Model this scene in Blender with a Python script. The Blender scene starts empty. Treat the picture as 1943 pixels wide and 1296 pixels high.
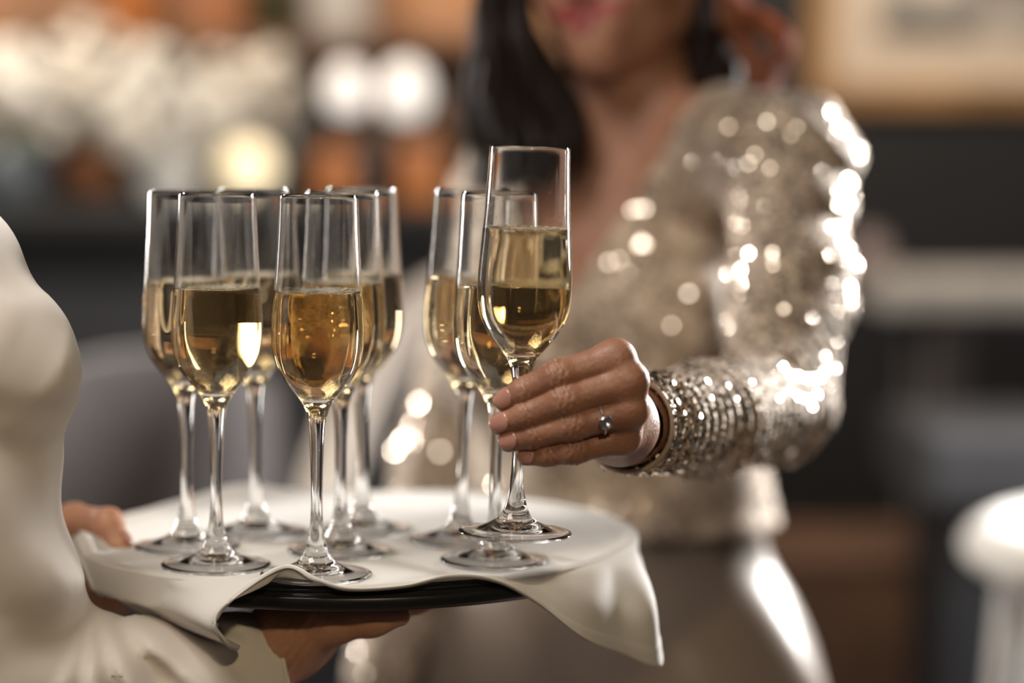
import bpy, bmesh, math, random
import numpy as np
from mathutils import Vector, Matrix

# ------------------------------------------------------------------ camera, world, lights
SC = bpy.context.scene
COL = SC.collection
FPX, CX, CY = 4588.0, 971.5, 648.0          # 85 mm lens on a 36 mm sensor, image 1943 x 1296
PITCH = math.atan((648 - 234) / FPX)        # eye level lies on row 234
CAM = Vector((0.0, 0.0, 1.375))

cam_d = bpy.data.cameras.new('camera'); cam = bpy.data.objects.new('camera', cam_d); COL.objects.link(cam)
cam_d.lens = 85; cam_d.sensor_width = 36; cam_d.clip_start = 0.05; cam_d.clip_end = 60
cam.location = CAM; cam.rotation_euler = (math.pi / 2 - PITCH, 0, 0)
cam_d.dof.use_dof = True; cam_d.dof.focus_distance = 1.435; cam_d.dof.aperture_fstop = 1.9
SC.camera = cam

world = bpy.data.worlds.new('world'); SC.world = world; world.use_nodes = True
bg = world.node_tree.nodes['Background']
bg.inputs[0].default_value = (0.80, 0.72, 0.64, 1); bg.inputs[1].default_value = 0.05

def area(name, loc, target, size, power, color, sy=None):
    l = bpy.data.lights.new(name, 'AREA'); o = bpy.data.objects.new(name, l); COL.objects.link(o)
    l.energy = power; l.color = color; l.shape = 'RECTANGLE' if sy else 'SQUARE'; l.size = size
    if sy: l.size_y = sy
    o.location = loc
    o.rotation_euler = (Vector(target) - Vector(loc)).to_track_quat('-Z', 'Y').to_euler()
    return o
area('tall_lamp_right', (1.45, 3.15, 1.65), (0.12, 1.75, 1.12), 0.20, 118, (1.0, 0.97, 0.93), 0.90)
area('tall_lamp_left', (-1.45, 3.00, 1.50), (-0.10, 1.55, 1.20), 0.10, 40, (1.0, 0.96, 0.90), 0.85)
area('ceiling_panel', (-0.80, 0.95, 2.65), (-0.10, 1.6, 1.0), 0.8, 24, (1.0, 0.93, 0.85))
area('warm_fill', (0.25, -0.60, 2.30), (0.15, 1.9, 1.2), 0.12, 13, (1.0, 0.78, 0.48))  # added warm fill from the front, for the face and golden glints
area('wall_washer', (-0.9, 4.2, 2.9), (-0.9, 5.3, 1.5), 1.6, 26, (1.0, 0.72, 0.46), 0.3)
area('bar_light', (-1.2, 3.5, 2.3), (-1.0, 4.6, 1.4), 0.6, 19, (1.0, 0.92, 0.82))
area('picture_light', (0.9, 4.3, 2.5), (1.05, 5.4, 1.6), 0.4, 16, (1.0, 0.86, 0.70))

SC.view_settings.view_transform = 'Standard'; SC.view_settings.look = 'None'
SC.view_settings.gamma = 1.0; SC.view_settings.use_curve_mapping = False
SC.view_settings.exposure = 0.0
SC.cycles.max_bounces = 24; SC.cycles.transmission_bounces = 24; SC.cycles.glossy_bounces = 8
SC.cycles.diffuse_bounces = 4; SC.cycles.transparent_max_bounces = 16
SC.cycles.use_denoising = True

def at(px, py, d):
    """world point that the photograph shows at pixel (px, py), d metres in front of the lens"""
    u, v = (px - CX) / FPX, (CY - py) / FPX
    c, s = math.cos(PITCH), math.sin(PITCH)
    r = Vector((u, c + v * s, -s + v * c))
    return CAM + r * (d / r.y)

rng = np.random.default_rng(7); random.seed(7)
A3 = lambda p: np.array(p, dtype=np.float32)

# ------------------------------------------------------------------ object helpers
def tag(o, label=None, cat=None, group=None, kind=None):
    if label: o['label'] = label
    if cat: o['category'] = cat
    if group: o['group'] = group
    if kind: o['kind'] = kind
    return o

def mesh_np(name, verts, faces, smooth=True):
    me = bpy.data.meshes.new(name)
    verts = np.asarray(verts, dtype=np.float32)
    if isinstance(faces, np.ndarray):
        n, k = faces.shape
        me.vertices.add(len(verts)); me.vertices.foreach_set('co', verts.ravel())
        me.loops.add(n * k); me.loops.foreach_set('vertex_index', faces.astype(np.int32).ravel())
        me.polygons.add(n); me.polygons.foreach_set('loop_start', np.arange(0, n * k, k, dtype=np.int32))
        me.polygons.foreach_set('loop_total', np.full(n, k, dtype=np.int32))
        me.update(calc_edges=True); me.validate()
    else:
        me.from_pydata([tuple(map(float, v)) for v in verts], [], faces); me.update()
    if smooth:
        me.polygons.foreach_set('use_smooth', np.ones(len(me.polygons), dtype=bool))
    return me

def link(name, me, mat, parent=None):
    o = bpy.data.objects.new(name, me); COL.objects.link(o)
    if mat is not None and not me.materials: me.materials.append(mat)
    if parent is not None: o.parent = parent
    return o

def empty(name, loc=(0, 0, 0)):
    o = bpy.data.objects.new(name, None); COL.objects.link(o); o.location = loc
    o.empty_display_size = 0.05
    return o

def bm_mesh(name, bm, smooth=True):
    bmesh.ops.recalc_face_normals(bm, faces=bm.faces)
    me = bpy.data.meshes.new(name); bm.to_mesh(me); bm.free()
    if smooth: me.polygons.foreach_set('use_smooth', np.ones(len(me.polygons), dtype=bool))
    return me

def lathe(name, prof, seg=64, smooth=True, closed=False):
    """prof: list of (r, z); points with r == 0 become poles"""
    V, F, rows = [], [], []
    for r, z in prof:
        if r < 1e-6:
            rows.append([len(V)]); V.append((0, 0, z))
        else:
            rows.append(list(range(len(V), len(V) + seg)))
            for i in range(seg):
                a = 2 * math.pi * i / seg; V.append((r * math.cos(a), r * math.sin(a), z))
    pairs = list(zip(rows[:-1], rows[1:]))
    if closed: pairs.append((rows[-1], rows[0]))
    for a, b in pairs:
        for i in range(seg):
            j = (i + 1) % seg
            if len(a) == 1 and len(b) == 1: continue
            if len(a) == 1: F.append((a[0], b[j], b[i]))
            elif len(b) == 1: F.append((a[i], a[j], b[0]))
            else: F.append((a[i], a[j], b[j], b[i]))
    me = mesh_np(name, V, F, smooth)
    bm = bmesh.new(); bm.from_mesh(me); bmesh.ops.recalc_face_normals(bm, faces=bm.faces); bm.to_mesh(me); bm.free()
    return me

def box_bm(bm, c, s, bevel=0.0, rot=None):
    m = Matrix.Translation(c) @ (rot or Matrix.Identity(4)) @ Matrix.Diagonal((s[0], s[1], s[2], 1))
    r = bmesh.ops.create_cube(bm, size=1.0, matrix=m)
    if bevel > 0:
        es = list({e for v in r['verts'] for e in v.link_edges})
        bmesh.ops.bevel(bm, geom=es, offset=bevel, segments=3, profile=0.6, affect='EDGES')

def box(name, c, s, mat, parent=None, bevel=0.004, rot=None):
    bm = bmesh.new(); box_bm(bm, Vector(c), s, bevel, rot)
    return link(name, bm_mesh(name, bm, False), mat, parent)

def catmull(P, n, closed=False):
    P = np.asarray(P, dtype=float); m = len(P); out = []
    segs = m if closed else m - 1
    for i in range(segs):
        if closed: p0, p1, p2, p3 = P[(i - 1) % m], P[i], P[(i + 1) % m], P[(i + 2) % m]
        else: p0, p1, p2, p3 = P[max(i - 1, 0)], P[i], P[i + 1], P[min(i + 2, m - 1)]
        for t in np.linspace(0, 1, n, endpoint=False):
            out.append(0.5 * ((2 * p1) + (-p0 + p2) * t + (2 * p0 - 5 * p1 + 4 * p2 - p3) * t * t + (-p0 + 3 * p1 - 3 * p2 + p3) * t ** 3))
    if not closed: out.append(P[-1])
    return np.array(out)

def tube_data(path, rad, seg=8, flat=1.0, closed=False):
    """verts, faces of a tube along a polyline; rad a number or one per point"""
    path = np.asarray(path, dtype=float); n = len(path)
    rad = np.full(n, rad) if np.isscalar(rad) else np.asarray(rad)
    tan = np.gradient(path, axis=0)
    if closed: tan = np.roll(path, -1, 0) - np.roll(path, 1, 0)
    tan /= np.linalg.norm(tan, axis=1)[:, None] + 1e-12
    up = np.array([0.0, 0, 1]) if abs(tan[0][2]) < 0.9 else np.array([1.0, 0, 0])
    nrm = up - tan[0] * up.dot(tan[0]); nrm /= np.linalg.norm(nrm)
    V = []
    for i in range(n):
        nrm = nrm - tan[i] * nrm.dot(tan[i]); nrm /= np.linalg.norm(nrm) + 1e-12
        b = np.cross(tan[i], nrm)
        for k in range(seg):
            a = 2 * math.pi * k / seg
            V.append(path[i] + rad[i] * (math.cos(a) * nrm + flat * math.sin(a) * b))
    F = []
    for i in range(n if closed else n - 1):
        i2 = (i + 1) % n
        for k in range(seg):
            k2 = (k + 1) % seg
            F.append((i * seg + k, i * seg + k2, i2 * seg + k2, i2 * seg + k))
    if not closed:
        F.append(tuple(range(seg))[::-1]); F.append(tuple((n - 1) * seg + k for k in range(seg)))
    return V, F

def tube(name, path, rad, mat, parent=None, seg=10, flat=1.0, closed=False):
    V, F = tube_data(path, rad, seg, flat, closed)
    return link(name, mesh_np(name, V, F), mat, parent)

# ------------------------------------------------------------------ distance fields -> smooth meshes
class Vol:
    def __init__(s, lo, hi, h):
        lo, hi = np.array(lo, float), np.array(hi, float)
        n = np.ceil((hi - lo) / h).astype(int) + 1
        s.lo, s.h = lo, h
        s.X = (lo[0] + h * np.arange(n[0], dtype=np.float32))[:, None, None].astype(np.float32)
        s.Y = (lo[1] + h * np.arange(n[1], dtype=np.float32))[None, :, None].astype(np.float32)
        s.Z = (lo[2] + h * np.arange(n[2], dtype=np.float32))[None, None, :].astype(np.float32)
    def cone(s, a, b, r1, r2):
        a, b = A3(a), A3(b); ba = b - a; q = float(ba @ ba) + 1e-12
        x, y, z = s.X - a[0], s.Y - a[1], s.Z - a[2]
        t = np.clip((x * ba[0] + y * ba[1] + z * ba[2]) / q, 0, 1)
        return np.sqrt((x - t * ba[0]) ** 2 + (y - t * ba[1]) ** 2 + (z - t * ba[2]) ** 2) - (r1 + (r2 - r1) * t)
    def ball(s, c, r):
        return np.sqrt((s.X - c[0]) ** 2 + (s.Y - c[1]) ** 2 + (s.Z - c[2]) ** 2) - r
    def ell(s, c, ax, r):
        """ellipsoid: ax three unit axes, r three radii"""
        x, y, z = s.X - c[0], s.Y - c[1], s.Z - c[2]; k0 = 0; k1 = 0
        for a, q in zip(ax, r):
            p = x * a[0] + y * a[1] + z * a[2]
            k0 = k0 + (p / q) ** 2; k1 = k1 + (p / (q * q)) ** 2
        k0 = np.sqrt(k0); k1 = np.sqrt(k1) + 1e-9
        return k0 * (k0 - 1) / k1
    def half(s, p, n):
        return (s.X - p[0]) * n[0] + (s.Y - p[1]) * n[1] + (s.Z - p[2]) * n[2]
    def lin(s, p, n):
        return s.half(p, n)

def smin(a, b, k):
    h = np.clip(0.5 + 0.5 * (b - a) / k, 0, 1)
    return b + (a - b) * h - k * h * (1 - h)
def smax(a, b, k): return -smin(-a, -b, k)
def sunion(ds, k):
    d = ds[0]
    for e in ds[1:]: d = smin(d, e, k)
    return d

def nets(D, vol):
    """naive surface nets, returns verts, quads"""
    D = np.ascontiguousarray(D, dtype=np.float32); S = D < 0
    c = [S[i:S.shape[0] - 1 + i, j:S.shape[1] - 1 + j, k:S.shape[2] - 1 + k] for i in (0, 1) for j in (0, 1) for k in (0, 1)]
    cnt = np.zeros(c[0].shape, np.uint8)
    for e in c: cnt += e
    act = (cnt > 0) & (cnt < 8)
    idx = np.argwhere(act); M = len(idx)
    cid = np.full(act.shape, -1, np.int32); cid[act] = np.arange(M, dtype=np.int32)
    offs = np.array([(i, j, k) for i in (0, 1) for j in (0, 1) for k in (0, 1)])
    val = np.stack([D[idx[:, 0] + o[0], idx[:, 1] + o[1], idx[:, 2] + o[2]] for o in offs], 1)
    acc = np.zeros((M, 3)); n = np.zeros(M)
    for a in range(8):
        for b in range(a + 1, 8):
            if np.abs(offs[a] - offs[b]).sum() != 1: continue
            m = (val[:, a] < 0) != (val[:, b] < 0)
            t = val[m, a] / (val[m, a] - val[m, b])
            acc[m] += offs[a] + t[:, None] * (offs[b] - offs[a]); n[m] += 1
    V = vol.lo + vol.h * (idx + acc / n[:, None])
    Q = []
    for ax in range(3):
        sl0 = [slice(None)] * 3; sl1 = [slice(None)] * 3; sl0[ax] = slice(0, -1); sl1[ax] = slice(1, None)
        s0, s1 = S[tuple(sl0)], S[tuple(sl1)]
        e = np.argwhere(s0 != s1); o1, o2 = (ax + 1) % 3, (ax + 2) % 3
        ok = (e[:, o1] > 0) & (e[:, o2] > 0) & (e[:, o1] < S.shape[o1] - 1) & (e[:, o2] < S.shape[o2] - 1)
        e = e[ok]; inside0 = s0[e[:, 0], e[:, 1], e[:, 2]]
        q = []
        for d1, d2 in ((-1, -1), (0, -1), (0, 0), (-1, 0)):
            cc = e.copy(); cc[:, o1] += d1; cc[:, o2] += d2
            q.append(cid[cc[:, 0], cc[:, 1], cc[:, 2]])
        q = np.stack(q, 1); q[~inside0] = q[~inside0][:, ::-1]
        Q.append(q)
    return V, np.concatenate(Q)

def field_mesh(name, D, vol):
    V, Q = nets(D, vol); return mesh_np(name, V, Q)

def join_arrays(parts):
    V, F, n = [], [], 0
    for v, f in parts:
        V.append(v); F.append(f + n); n += len(v)
    return np.concatenate(V), np.concatenate(F)

# ------------------------------------------------------------------ materials
def newmat(name):
    m = bpy.data.materials.new(name); m.use_nodes = True
    nt = m.node_tree; return m, nt, nt.nodes['Principled BSDF']
def setp(b, **k):
    for n, v in k.items():
        n = n.replace('_', ' ')
        if n in b.inputs: b.inputs[n].default_value = v
def rgb(r, g, b): return (r, g, b, 1)
def noise_bump(nt, b, scale, strength, dist=0.002, detail=3, stretch=None, kind='noise'):
    tc = nt.nodes.new('ShaderNodeTexCoord'); mp = nt.nodes.new('ShaderNodeMapping')
    nt.links.new(tc.outputs['Object'], mp.inputs[0])
    if stretch: mp.inputs['Scale'].default_value = stretch
    if kind == 'noise':
        t = nt.nodes.new('ShaderNodeTexNoise'); t.inputs['Scale'].default_value = scale; t.inputs['Detail'].default_value = detail
        out = t.outputs[0]
    else:
        t = nt.nodes.new('ShaderNodeTexVoronoi'); t.inputs['Scale'].default_value = scale; out = t.outputs['Distance']
    nt.links.new(mp.outputs[0], t.inputs['Vector'])
    bp = nt.nodes.new('ShaderNodeBump'); bp.inputs['Strength'].default_value = strength; bp.inputs['Distance'].default_value = dist
    nt.links.new(out, bp.inputs['Height']); nt.links.new(bp.outputs[0], b.inputs['Normal'])
    return t, mp
def noise_color(nt, b, scale, c1, c2, lo=0.35, hi=0.65, detail=4, stretch=None, inp='Base Color'):
    tc = nt.nodes.new('ShaderNodeTexCoord'); mp = nt.nodes.new('ShaderNodeMapping')
    nt.links.new(tc.outputs['Object'], mp.inputs[0])
    if stretch: mp.inputs['Scale'].default_value = stretch
    t = nt.nodes.new('ShaderNodeTexNoise'); t.inputs['Scale'].default_value = scale; t.inputs['Detail'].default_value = detail
    r = nt.nodes.new('ShaderNodeValToRGB'); r.color_ramp.elements[0].position = lo; r.color_ramp.elements[1].position = hi
    r.color_ramp.elements[0].color = c1; r.color_ramp.elements[1].color = c2
    nt.links.new(mp.outputs[0], t.inputs['Vector']); nt.links.new(t.outputs[0], r.inputs[0]); nt.links.new(r.outputs[0], b.inputs[inp])
def simple(name, c, rough=0.5, metal=0.0, vary=0.12, scale=12, bump=0.0, **kw):
    m, nt, b = newmat(name); setp(b, Roughness=rough, Metallic=metal, **kw)
    noise_color(nt, b, scale, rgb(*[x * (1 - vary) for x in c]), rgb(*[min(1, x * (1 + vary)) for x in c]))
    if bump: noise_bump(nt, b, scale * 4, bump)
    return m

def glass_mat(name, ior, col=(1, 1, 1), vol=None):
    m = bpy.data.materials.new(name); m.use_nodes = True; nt = m.node_tree; nt.nodes.clear()
    o = nt.nodes.new('ShaderNodeOutputMaterial'); g = nt.nodes.new('ShaderNodeBsdfGlass')
    g.inputs['Color'].default_value = rgb(*col); g.inputs['Roughness'].default_value = 0.0; g.inputs['IOR'].default_value = ior
    nt.links.new(g.outputs[0], o.inputs['Surface'])
    if vol:
        a = nt.nodes.new('ShaderNodeVolumeAbsorption'); a.inputs['Color'].default_value = rgb(*vol[0]); a.inputs['Density'].default_value = vol[1]
        nt.links.new(a.outputs[0], o.inputs['Volume'])
    return m
M = {}
M['glass'] = glass_mat('clear_glass', 1.50)
M['wine'] = glass_mat('sparkling_wine', 1.345, (1, 1, 1), ((0.97, 0.83, 0.48), 26.0))
M['bubble'] = glass_mat('bubble', 1.25)

def foam():
    m, nt, b = newmat('wine_froth'); nt.nodes.remove(b)
    o = nt.nodes['Material Output']; mix = nt.nodes.new('ShaderNodeMixShader')
    d = nt.nodes.new('ShaderNodeBsdfDiffuse'); d.inputs[0].default_value = rgb(0.85, 0.76, 0.56)
    t = nt.nodes.new('ShaderNodeBsdfTransparent')
    tc = nt.nodes.new('ShaderNodeTexCoord'); n = nt.nodes.new('ShaderNodeTexNoise'); n.inputs['Scale'].default_value = 420
    r = nt.nodes.new('ShaderNodeMapRange'); r.inputs[1].default_value = 0.35; r.inputs[2].default_value = 0.75; r.inputs[3].default_value = 0.12; r.inputs[4].default_value = 0.62
    nt.links.new(tc.outputs['Object'], n.inputs['Vector']); nt.links.new(n.outputs[0], r.inputs[0]); nt.links.new(r.outputs[0], mix.inputs[0])
    nt.links.new(t.outputs[0], mix.inputs[1]); nt.links.new(d.outputs[0], mix.inputs[2]); nt.links.new(mix.outputs[0], o.inputs[0])
    return m
M['foam'] = foam()

def skin_mat(name, c1, c2):
    m, nt, b = newmat(name); setp(b, Roughness=0.42, Subsurface_Weight=0.25, Subsurface_Scale=0.006, Specular_IOR_Level=0.45)
    b.inputs['Subsurface Radius'].default_value = (1.0, 0.35, 0.18)
    noise_color(nt, b, 55, rgb(*c1), rgb(*c2), 0.3, 0.7, 5)
    noise_bump(nt, b, 420, 0.55, 0.0009, 5)
    return m
M['skin'] = skin_mat('tan_skin', (0.32, 0.150, 0.095), (0.42, 0.215, 0.140))
M['skin2'] = skin_mat('server_skin', (0.50, 0.25, 0.155), (0.60, 0.32, 0.21))
m, nt, b = newmat('fingernail'); setp(b, Base_Color=rgb(0.50, 0.25, 0.20), Roughness=0.18, Coat_Weight=0.6, Coat_Roughness=0.08); noise_color(nt, b, 60, rgb(0.46, 0.22, 0.17), rgb(0.54, 0.28, 0.22)); M['nail'] = m
m, nt, b = newmat('lips'); setp(b, Roughness=0.25); noise_color(nt, b, 80, rgb(0.30, 0.055, 0.06), rgb(0.38, 0.085, 0.09)); M['lips'] = m

def cloth_mat(name, c, trans=0.25, weave=2600, strength=0.12):
    m, nt, b = newmat(name); setp(b, Roughness=0.78, Sheen_Weight=0.25, Sheen_Roughness=0.4)
    noise_color(nt, b, 25, rgb(*[x * 0.96 for x in c]), rgb(*c))
    noise_bump(nt, b, weave, strength, 0.0006, 2)
    o = nt.nodes['Material Output']; mix = nt.nodes.new('ShaderNodeMixShader'); t = nt.nodes.new('ShaderNodeBsdfTranslucent')
    t.inputs[0].default_value = rgb(*c); mix.inputs[0].default_value = trans
    nt.links.new(b.outputs[0], mix.inputs[1]); nt.links.new(t.outputs[0], mix.inputs[2]); nt.links.new(mix.outputs[0], o.inputs[0])
    return m
M['napkin'] = cloth_mat('white_napkin', (0.86, 0.83, 0.79), 0.12)
M['shirt'] = cloth_mat('white_shirt', (0.80, 0.735, 0.675), 0.06, 1800)
M['tray'] = simple('black_tray', (0.012, 0.013, 0.015), 0.33, vary=0.2)
m, nt, b = newmat('champagne_knit'); setp(b, Roughness=0.55, Sheen_Weight=0.3, Metallic=0.25)
noise_color(nt, b, 38, rgb(0.31, 0.230, 0.165), rgb(0.60, 0.475, 0.365), 0.36, 0.66, 6); noise_bump(nt, b, 330, 0.7, 0.002, 2, kind='voronoi'); M['knit'] = m
m, nt, b = newmat('sequin'); setp(b, Metallic=1.0, Roughness=0.10); noise_color(nt, b, 190, rgb(0.60, 0.50, 0.39), rgb(0.90, 0.82, 0.72)); M['sequin'] = m
M['piping'] = simple('satin_piping', (0.42, 0.32, 0.25), 0.35)
m, nt, b = newmat('taupe_satin'); setp(b, Roughness=0.34, Sheen_Weight=0.2); noise_color(nt, b, 6, rgb(0.155, 0.115, 0.088), rgb(0.20, 0.15, 0.115)); noise_bump(nt, b, 1500, 0.05, 0.0005); M['satin'] = m

def hair_mat(name, c1, c2, ct, tr):
    m, nt, b = newmat(name); setp(b, Roughness=0.48, Specular_IOR_Level=0.3)
    noise_color(nt, b, 90, rgb(*c1), rgb(*c2), stretch=(1, 1, 0.08))
    o = nt.nodes['Material Output']; mix = nt.nodes.new('ShaderNodeMixShader'); t = nt.nodes.new('ShaderNodeBsdfTranslucent')
    t.inputs[0].default_value = rgb(*ct); mix.inputs[0].default_value = tr
    nt.links.new(b.outputs[0], mix.inputs[1]); nt.links.new(t.outputs[0], mix.inputs[2]); nt.links.new(mix.outputs[0], o.inputs[0])
    return m
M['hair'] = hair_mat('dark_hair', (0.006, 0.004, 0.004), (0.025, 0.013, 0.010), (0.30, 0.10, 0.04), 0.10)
M['curl'] = hair_mat('backlight_tint_curl', (0.14, 0.050, 0.022), (0.30, 0.12, 0.06), (0.75, 0.28, 0.10), 0.45)  # dark hair recoloured lighter auburn, standing in for backlight glow
M['silver'] = simple('white_gold', (0.80, 0.78, 0.75), 0.15, 1.0)
M['diamond'] = glass_mat('diamond', 2.2)
M['eye'] = simple('eye_white', (0.8, 0.78, 0.75), 0.15)
M['iris'] = simple('brown_iris', (0.04, 0.02, 0.012), 0.1)
M['teeth'] = simple('teeth', (0.85, 0.80, 0.74), 0.2)

# ------------------------------------------------------------------ the setting
M['floor'] = simple('dark_wood_floor', (0.055, 0.034, 0.024), 0.4, vary=0.5, scale=3)
M['wall'] = simple('charcoal_wall', (0.010, 0.011, 0.014), 0.7, vary=0.15, scale=4)
M['warmwall'] = simple('warm_timber', (0.36, 0.19, 0.10), 0.55, vary=0.45, scale=5)
fl = box('floor', (0, 3.2, -0.02), (7, 8, 0.04), M['floor'], bevel=0); fl['kind'] = 'structure'
wl = box('wall_back', (0, 5.45, 1.6), (7, 0.1, 3.2), M['wall'], bevel=0); wl['kind'] = 'structure'
tr = box('trim_1', (-1.15, 5.36, 1.57), (3.0, 0.06, 0.46), M['warmwall'], bevel=0.004); tr['kind'] = 'structure'
tr['label'] = 'warm brown timber panel on the upper back wall'

# ------------------------------------------------------------------ serving tray
TZ = 1.100                                   # level of the tray's upper face
def X_of(px, d, z):
    return (px - CX) / FPX * (d * math.cos(PITCH) + (CAM.z - z) * math.sin(PITCH))
TC = Vector((X_of(680, 1.598, TZ), 1.598, TZ)); TR = 0.183
tray = empty('serving_tray', (TC.x, TC.y, TZ - 0.0155))
tag(tray, 'round black serving tray carried under the white napkin', 'tray')
link('tray_plate', lathe('tray_plate', [(0, 0), (0.171, 0), (0.1795, 0.0012), (0.1830, 0.0040), (0.1830, 0.0090), (0.1823, 0.0100), (0.1795, 0.0104),
      (0.1795, 0.0140), (0.178, 0.0150), (0.175, 0.0150), (0.173, 0.0142), (0, 0.0142)], 160), M['tray'], tray)
lip = lathe('rim_bead', [(0.1790 + 0.0016 * math.cos(a), 0.0136 + 0.0014 * math.sin(a)) for a in np.linspace(0, 2 * math.pi, 10, endpoint=False)], 160, closed=True)
link('rim_bead', lip, M['tray'], tray)

# ------------------------------------------------------------------ napkin
def ringp(phi, r=TR, z=TZ):
    a = math.radians(phi); return Vector((TC.x + r * math.cos(a), TC.y + r * math.sin(a), z))
def drop(phi, zr=0.0015, o=(0.004, 0.010, 0.012), dz=(-0.003, -0.014, -0.032)):
    return (phi, zr, [ringp(phi, TR + o[k], TZ + dz[k]) for k in range(3)])
def pix(phi, zr, *pts): return (phi, zr, [at(*p) for p in pts])
def lift(phi, zr, *zz): return (phi, zr, [ringp(phi, TR + 0.002 + 0.0015 * k, TZ + z) for k, z in enumerate(zz)])
ST = [
    lift(-88, 0.0015, 0.0018, 0.0012, 0.0002),
    lift(-78, 0.0020, 0.0030, 0.0025, 0.0012),
    lift(-69, 0.0025, 0.0050, 0.0060, 0.0058),
    lift(-60, 0.0020, 0.0028, 0.0020, 0.0000),
    pix(-53, 0.0018, (1012, 1108, 1.452), (1018, 1122, 1.449), (1022, 1147, 1.447)),
    pix(-44, 0.0016, (1082, 1104, 1.468), (1098, 1150, 1.458), (1108, 1212, 1.455)),
    pix(-32, 0.0016, (1158, 1090, 1.490), (1178, 1160, 1.478), (1184, 1243, 1.482)),
    pix(-20, 0.0016, (1203, 1082, 1.515), (1232, 1160, 1.495), (1250, 1263, 1.500)),
    pix(-8, 0.0016, (1207, 1052, 1.560), (1227, 1110, 1.542), (1241, 1192, 1.530)),
    pix(5, 0.0016, (1194, 1024, 1.60), (1208, 1050, 1.59), (1222, 1105, 1.575)),
    pix(17, 0.0020, (1166, 1000, 1.655), (1180, 1016, 1.65), (1196, 1048, 1.64)),
    drop(32, 0.0025), drop(50), drop(70, 0.003), drop(90), drop(108, 0.004), drop(122, 0.011), drop(134, 0.006), drop(150, 0.002),
    pix(163, 0.0015, (192, 990, 1.660), (178, 996, 1.660), (168, 1010, 1.655)),
    pix(174, 0.0015, (158, 1008, 1.620), (147, 1012, 1.615), (141, 1026, 1.605)),
    pix(-176, 0.0040, (156, 1016, 1.585), (143, 1020, 1.575), (140, 1040, 1.565)),
    pix(-165, 0.0110, (168, 1014, 1.540), (149, 1024, 1.530), (150, 1066, 1.525)),
    pix(-158, 0.0040, (186, 1054, 1.520), (172, 1066, 1.512), (190, 1104, 1.512)),
    pix(-150, 0.0015, (206, 1082, 1.500), (218, 1114, 1.490), (256, 1153, 1.495)),
    pix(-136, 0.0018, (282, 1106, 1.460), (308, 1152, 1.448), (352, 1190, 1.462)),
    pix(-126, 0.0018, (345, 1122, 1.434), (372, 1182, 1.418), (450, 1226, 1.438)),
    pix(-118, 0.0020, (398, 1126, 1.420), (400, 1184, 1.404), (436, 1224, 1.408)),
    pix(-111, 0.0025, (458, 1126, 1.412), (416, 1156, 1.400), (407, 1186, 1.398)),
    pix(-106, 0.0040, (505, 1110, 1.414), (468, 1120, 1.408), (436, 1140, 1.404)),
    lift(-100, 0.0060, 0.0100, 0.0120, 0.0135),
    lift(-94, 0.0030, 0.0050, 0.0058, 0.0060),
]
order = sorted(range(len(ST)), key=lambda i: ST[i][0] % 360)
ST = [ST[i] for i in order]
phis = np.array([s[0] % 360 for s in ST]); NS = len(ST)
ov = np.array([[tuple(p) for p in s[2]] for s in ST])              # NS,3,3
zr = np.array([s[1] for s in ST])
SUB = 14
col_ov = np.stack([catmull(ov[:, k, :], SUB, True) for k in range(3)], 1)
phx = np.concatenate([phis, [phis[0] + 360]])
col_phi = np.concatenate([np.linspace(phx[i], phx[i + 1], SUB, endpoint=False) for i in range(NS)])
col_zr = catmull(np.c_[zr, zr, zr], SUB, True)[:, 0]
NC = len(col_phi)
rad_fr = [0.12, 0.24, 0.36, 0.46, 0.56, 0.65, 0.73, 0.80, 0.86, 0.91, 0.95]
V, F = [], []
def wr(x, y):                                                       # faint creases ironed into the napkin
    return 0.0006 * math.sin(38 * x + 15 * y) * math.sin(21 * y - 9 * x) - 0.0004 * math.exp(-((x - TC.x + 0.02) / 0.003) ** 2)
V.append((TC.x, TC.y, TZ + 0.0012))
rows = []
for fr in rad_fr:
    rows.append(len(V))
    for c in range(NC):
        a = math.radians(col_phi[c]); x = TC.x + TR * fr * math.cos(a); y = TC.y + TR * fr * math.sin(a)
        w = max(0, (fr - 0.8) / 0.2) ** 1.5
        V.append((x, y, TZ + 0.0012 + wr(x, y) * 0.6 + w * max(0, col_zr[c] - 0.0015) * 0.8))
prof = []
for c in range(NC):
    a = math.radians(col_phi[c]); cs, sn = math.cos(a), math.sin(a)
    p = [(TC.x + TR * 0.95 * cs, TC.y + TR * 0.95 * sn, TZ + 0.0012 + 0.6 * max(0, col_zr[c] - 0.0015)),
         (TC.x + TR * 1.0 * cs, TC.y + TR * 1.0 * sn, TZ + col_zr[c])] + [tuple(q) for q in col_ov[c]]
    prof.append(catmull(p, 8)[1:])
prof = np.array(prof)
NR = prof.shape[1]
# soft folds running down the hanging parts
for c in range(NC):
    for r in range(10, NR):
        t = (r - 9) / (NR - 10); ph = col_phi[c]
        n = Vector((math.cos(math.radians(ph)), math.sin(math.radians(ph)), 0.15))
        right = math.exp(-(((ph - 335 + 180) % 360 - 180) / 22) ** 2); left = math.exp(-(((ph - 215 + 180) % 360 - 180) / 20) ** 2)
        prof[c, r] += np.array(n) * (0.0042 * right * math.sin(ph * 0.26 + 1.4 * t) * math.sin(math.pi * min(1, t * 1.1)) + 0.0018 * left * math.sin(ph * 0.24) * math.sin(math.pi * t))
for c in range(NC):                                                # the cloth lies outside the tray's rim
    for r in range(NR):
        q = prof[c, r]; dx, dy = q[0] - TC.x, q[1] - TC.y; k = math.hypot(dx, dy)
        if r >= 8 and TZ - 0.019 < q[2] < TZ + 0.0015 and k < TR + 0.0032:
            f_ = (TR + 0.0032) / k; prof[c, r, 0] = TC.x + dx * f_; prof[c, r, 1] = TC.y + dy * f_
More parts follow.
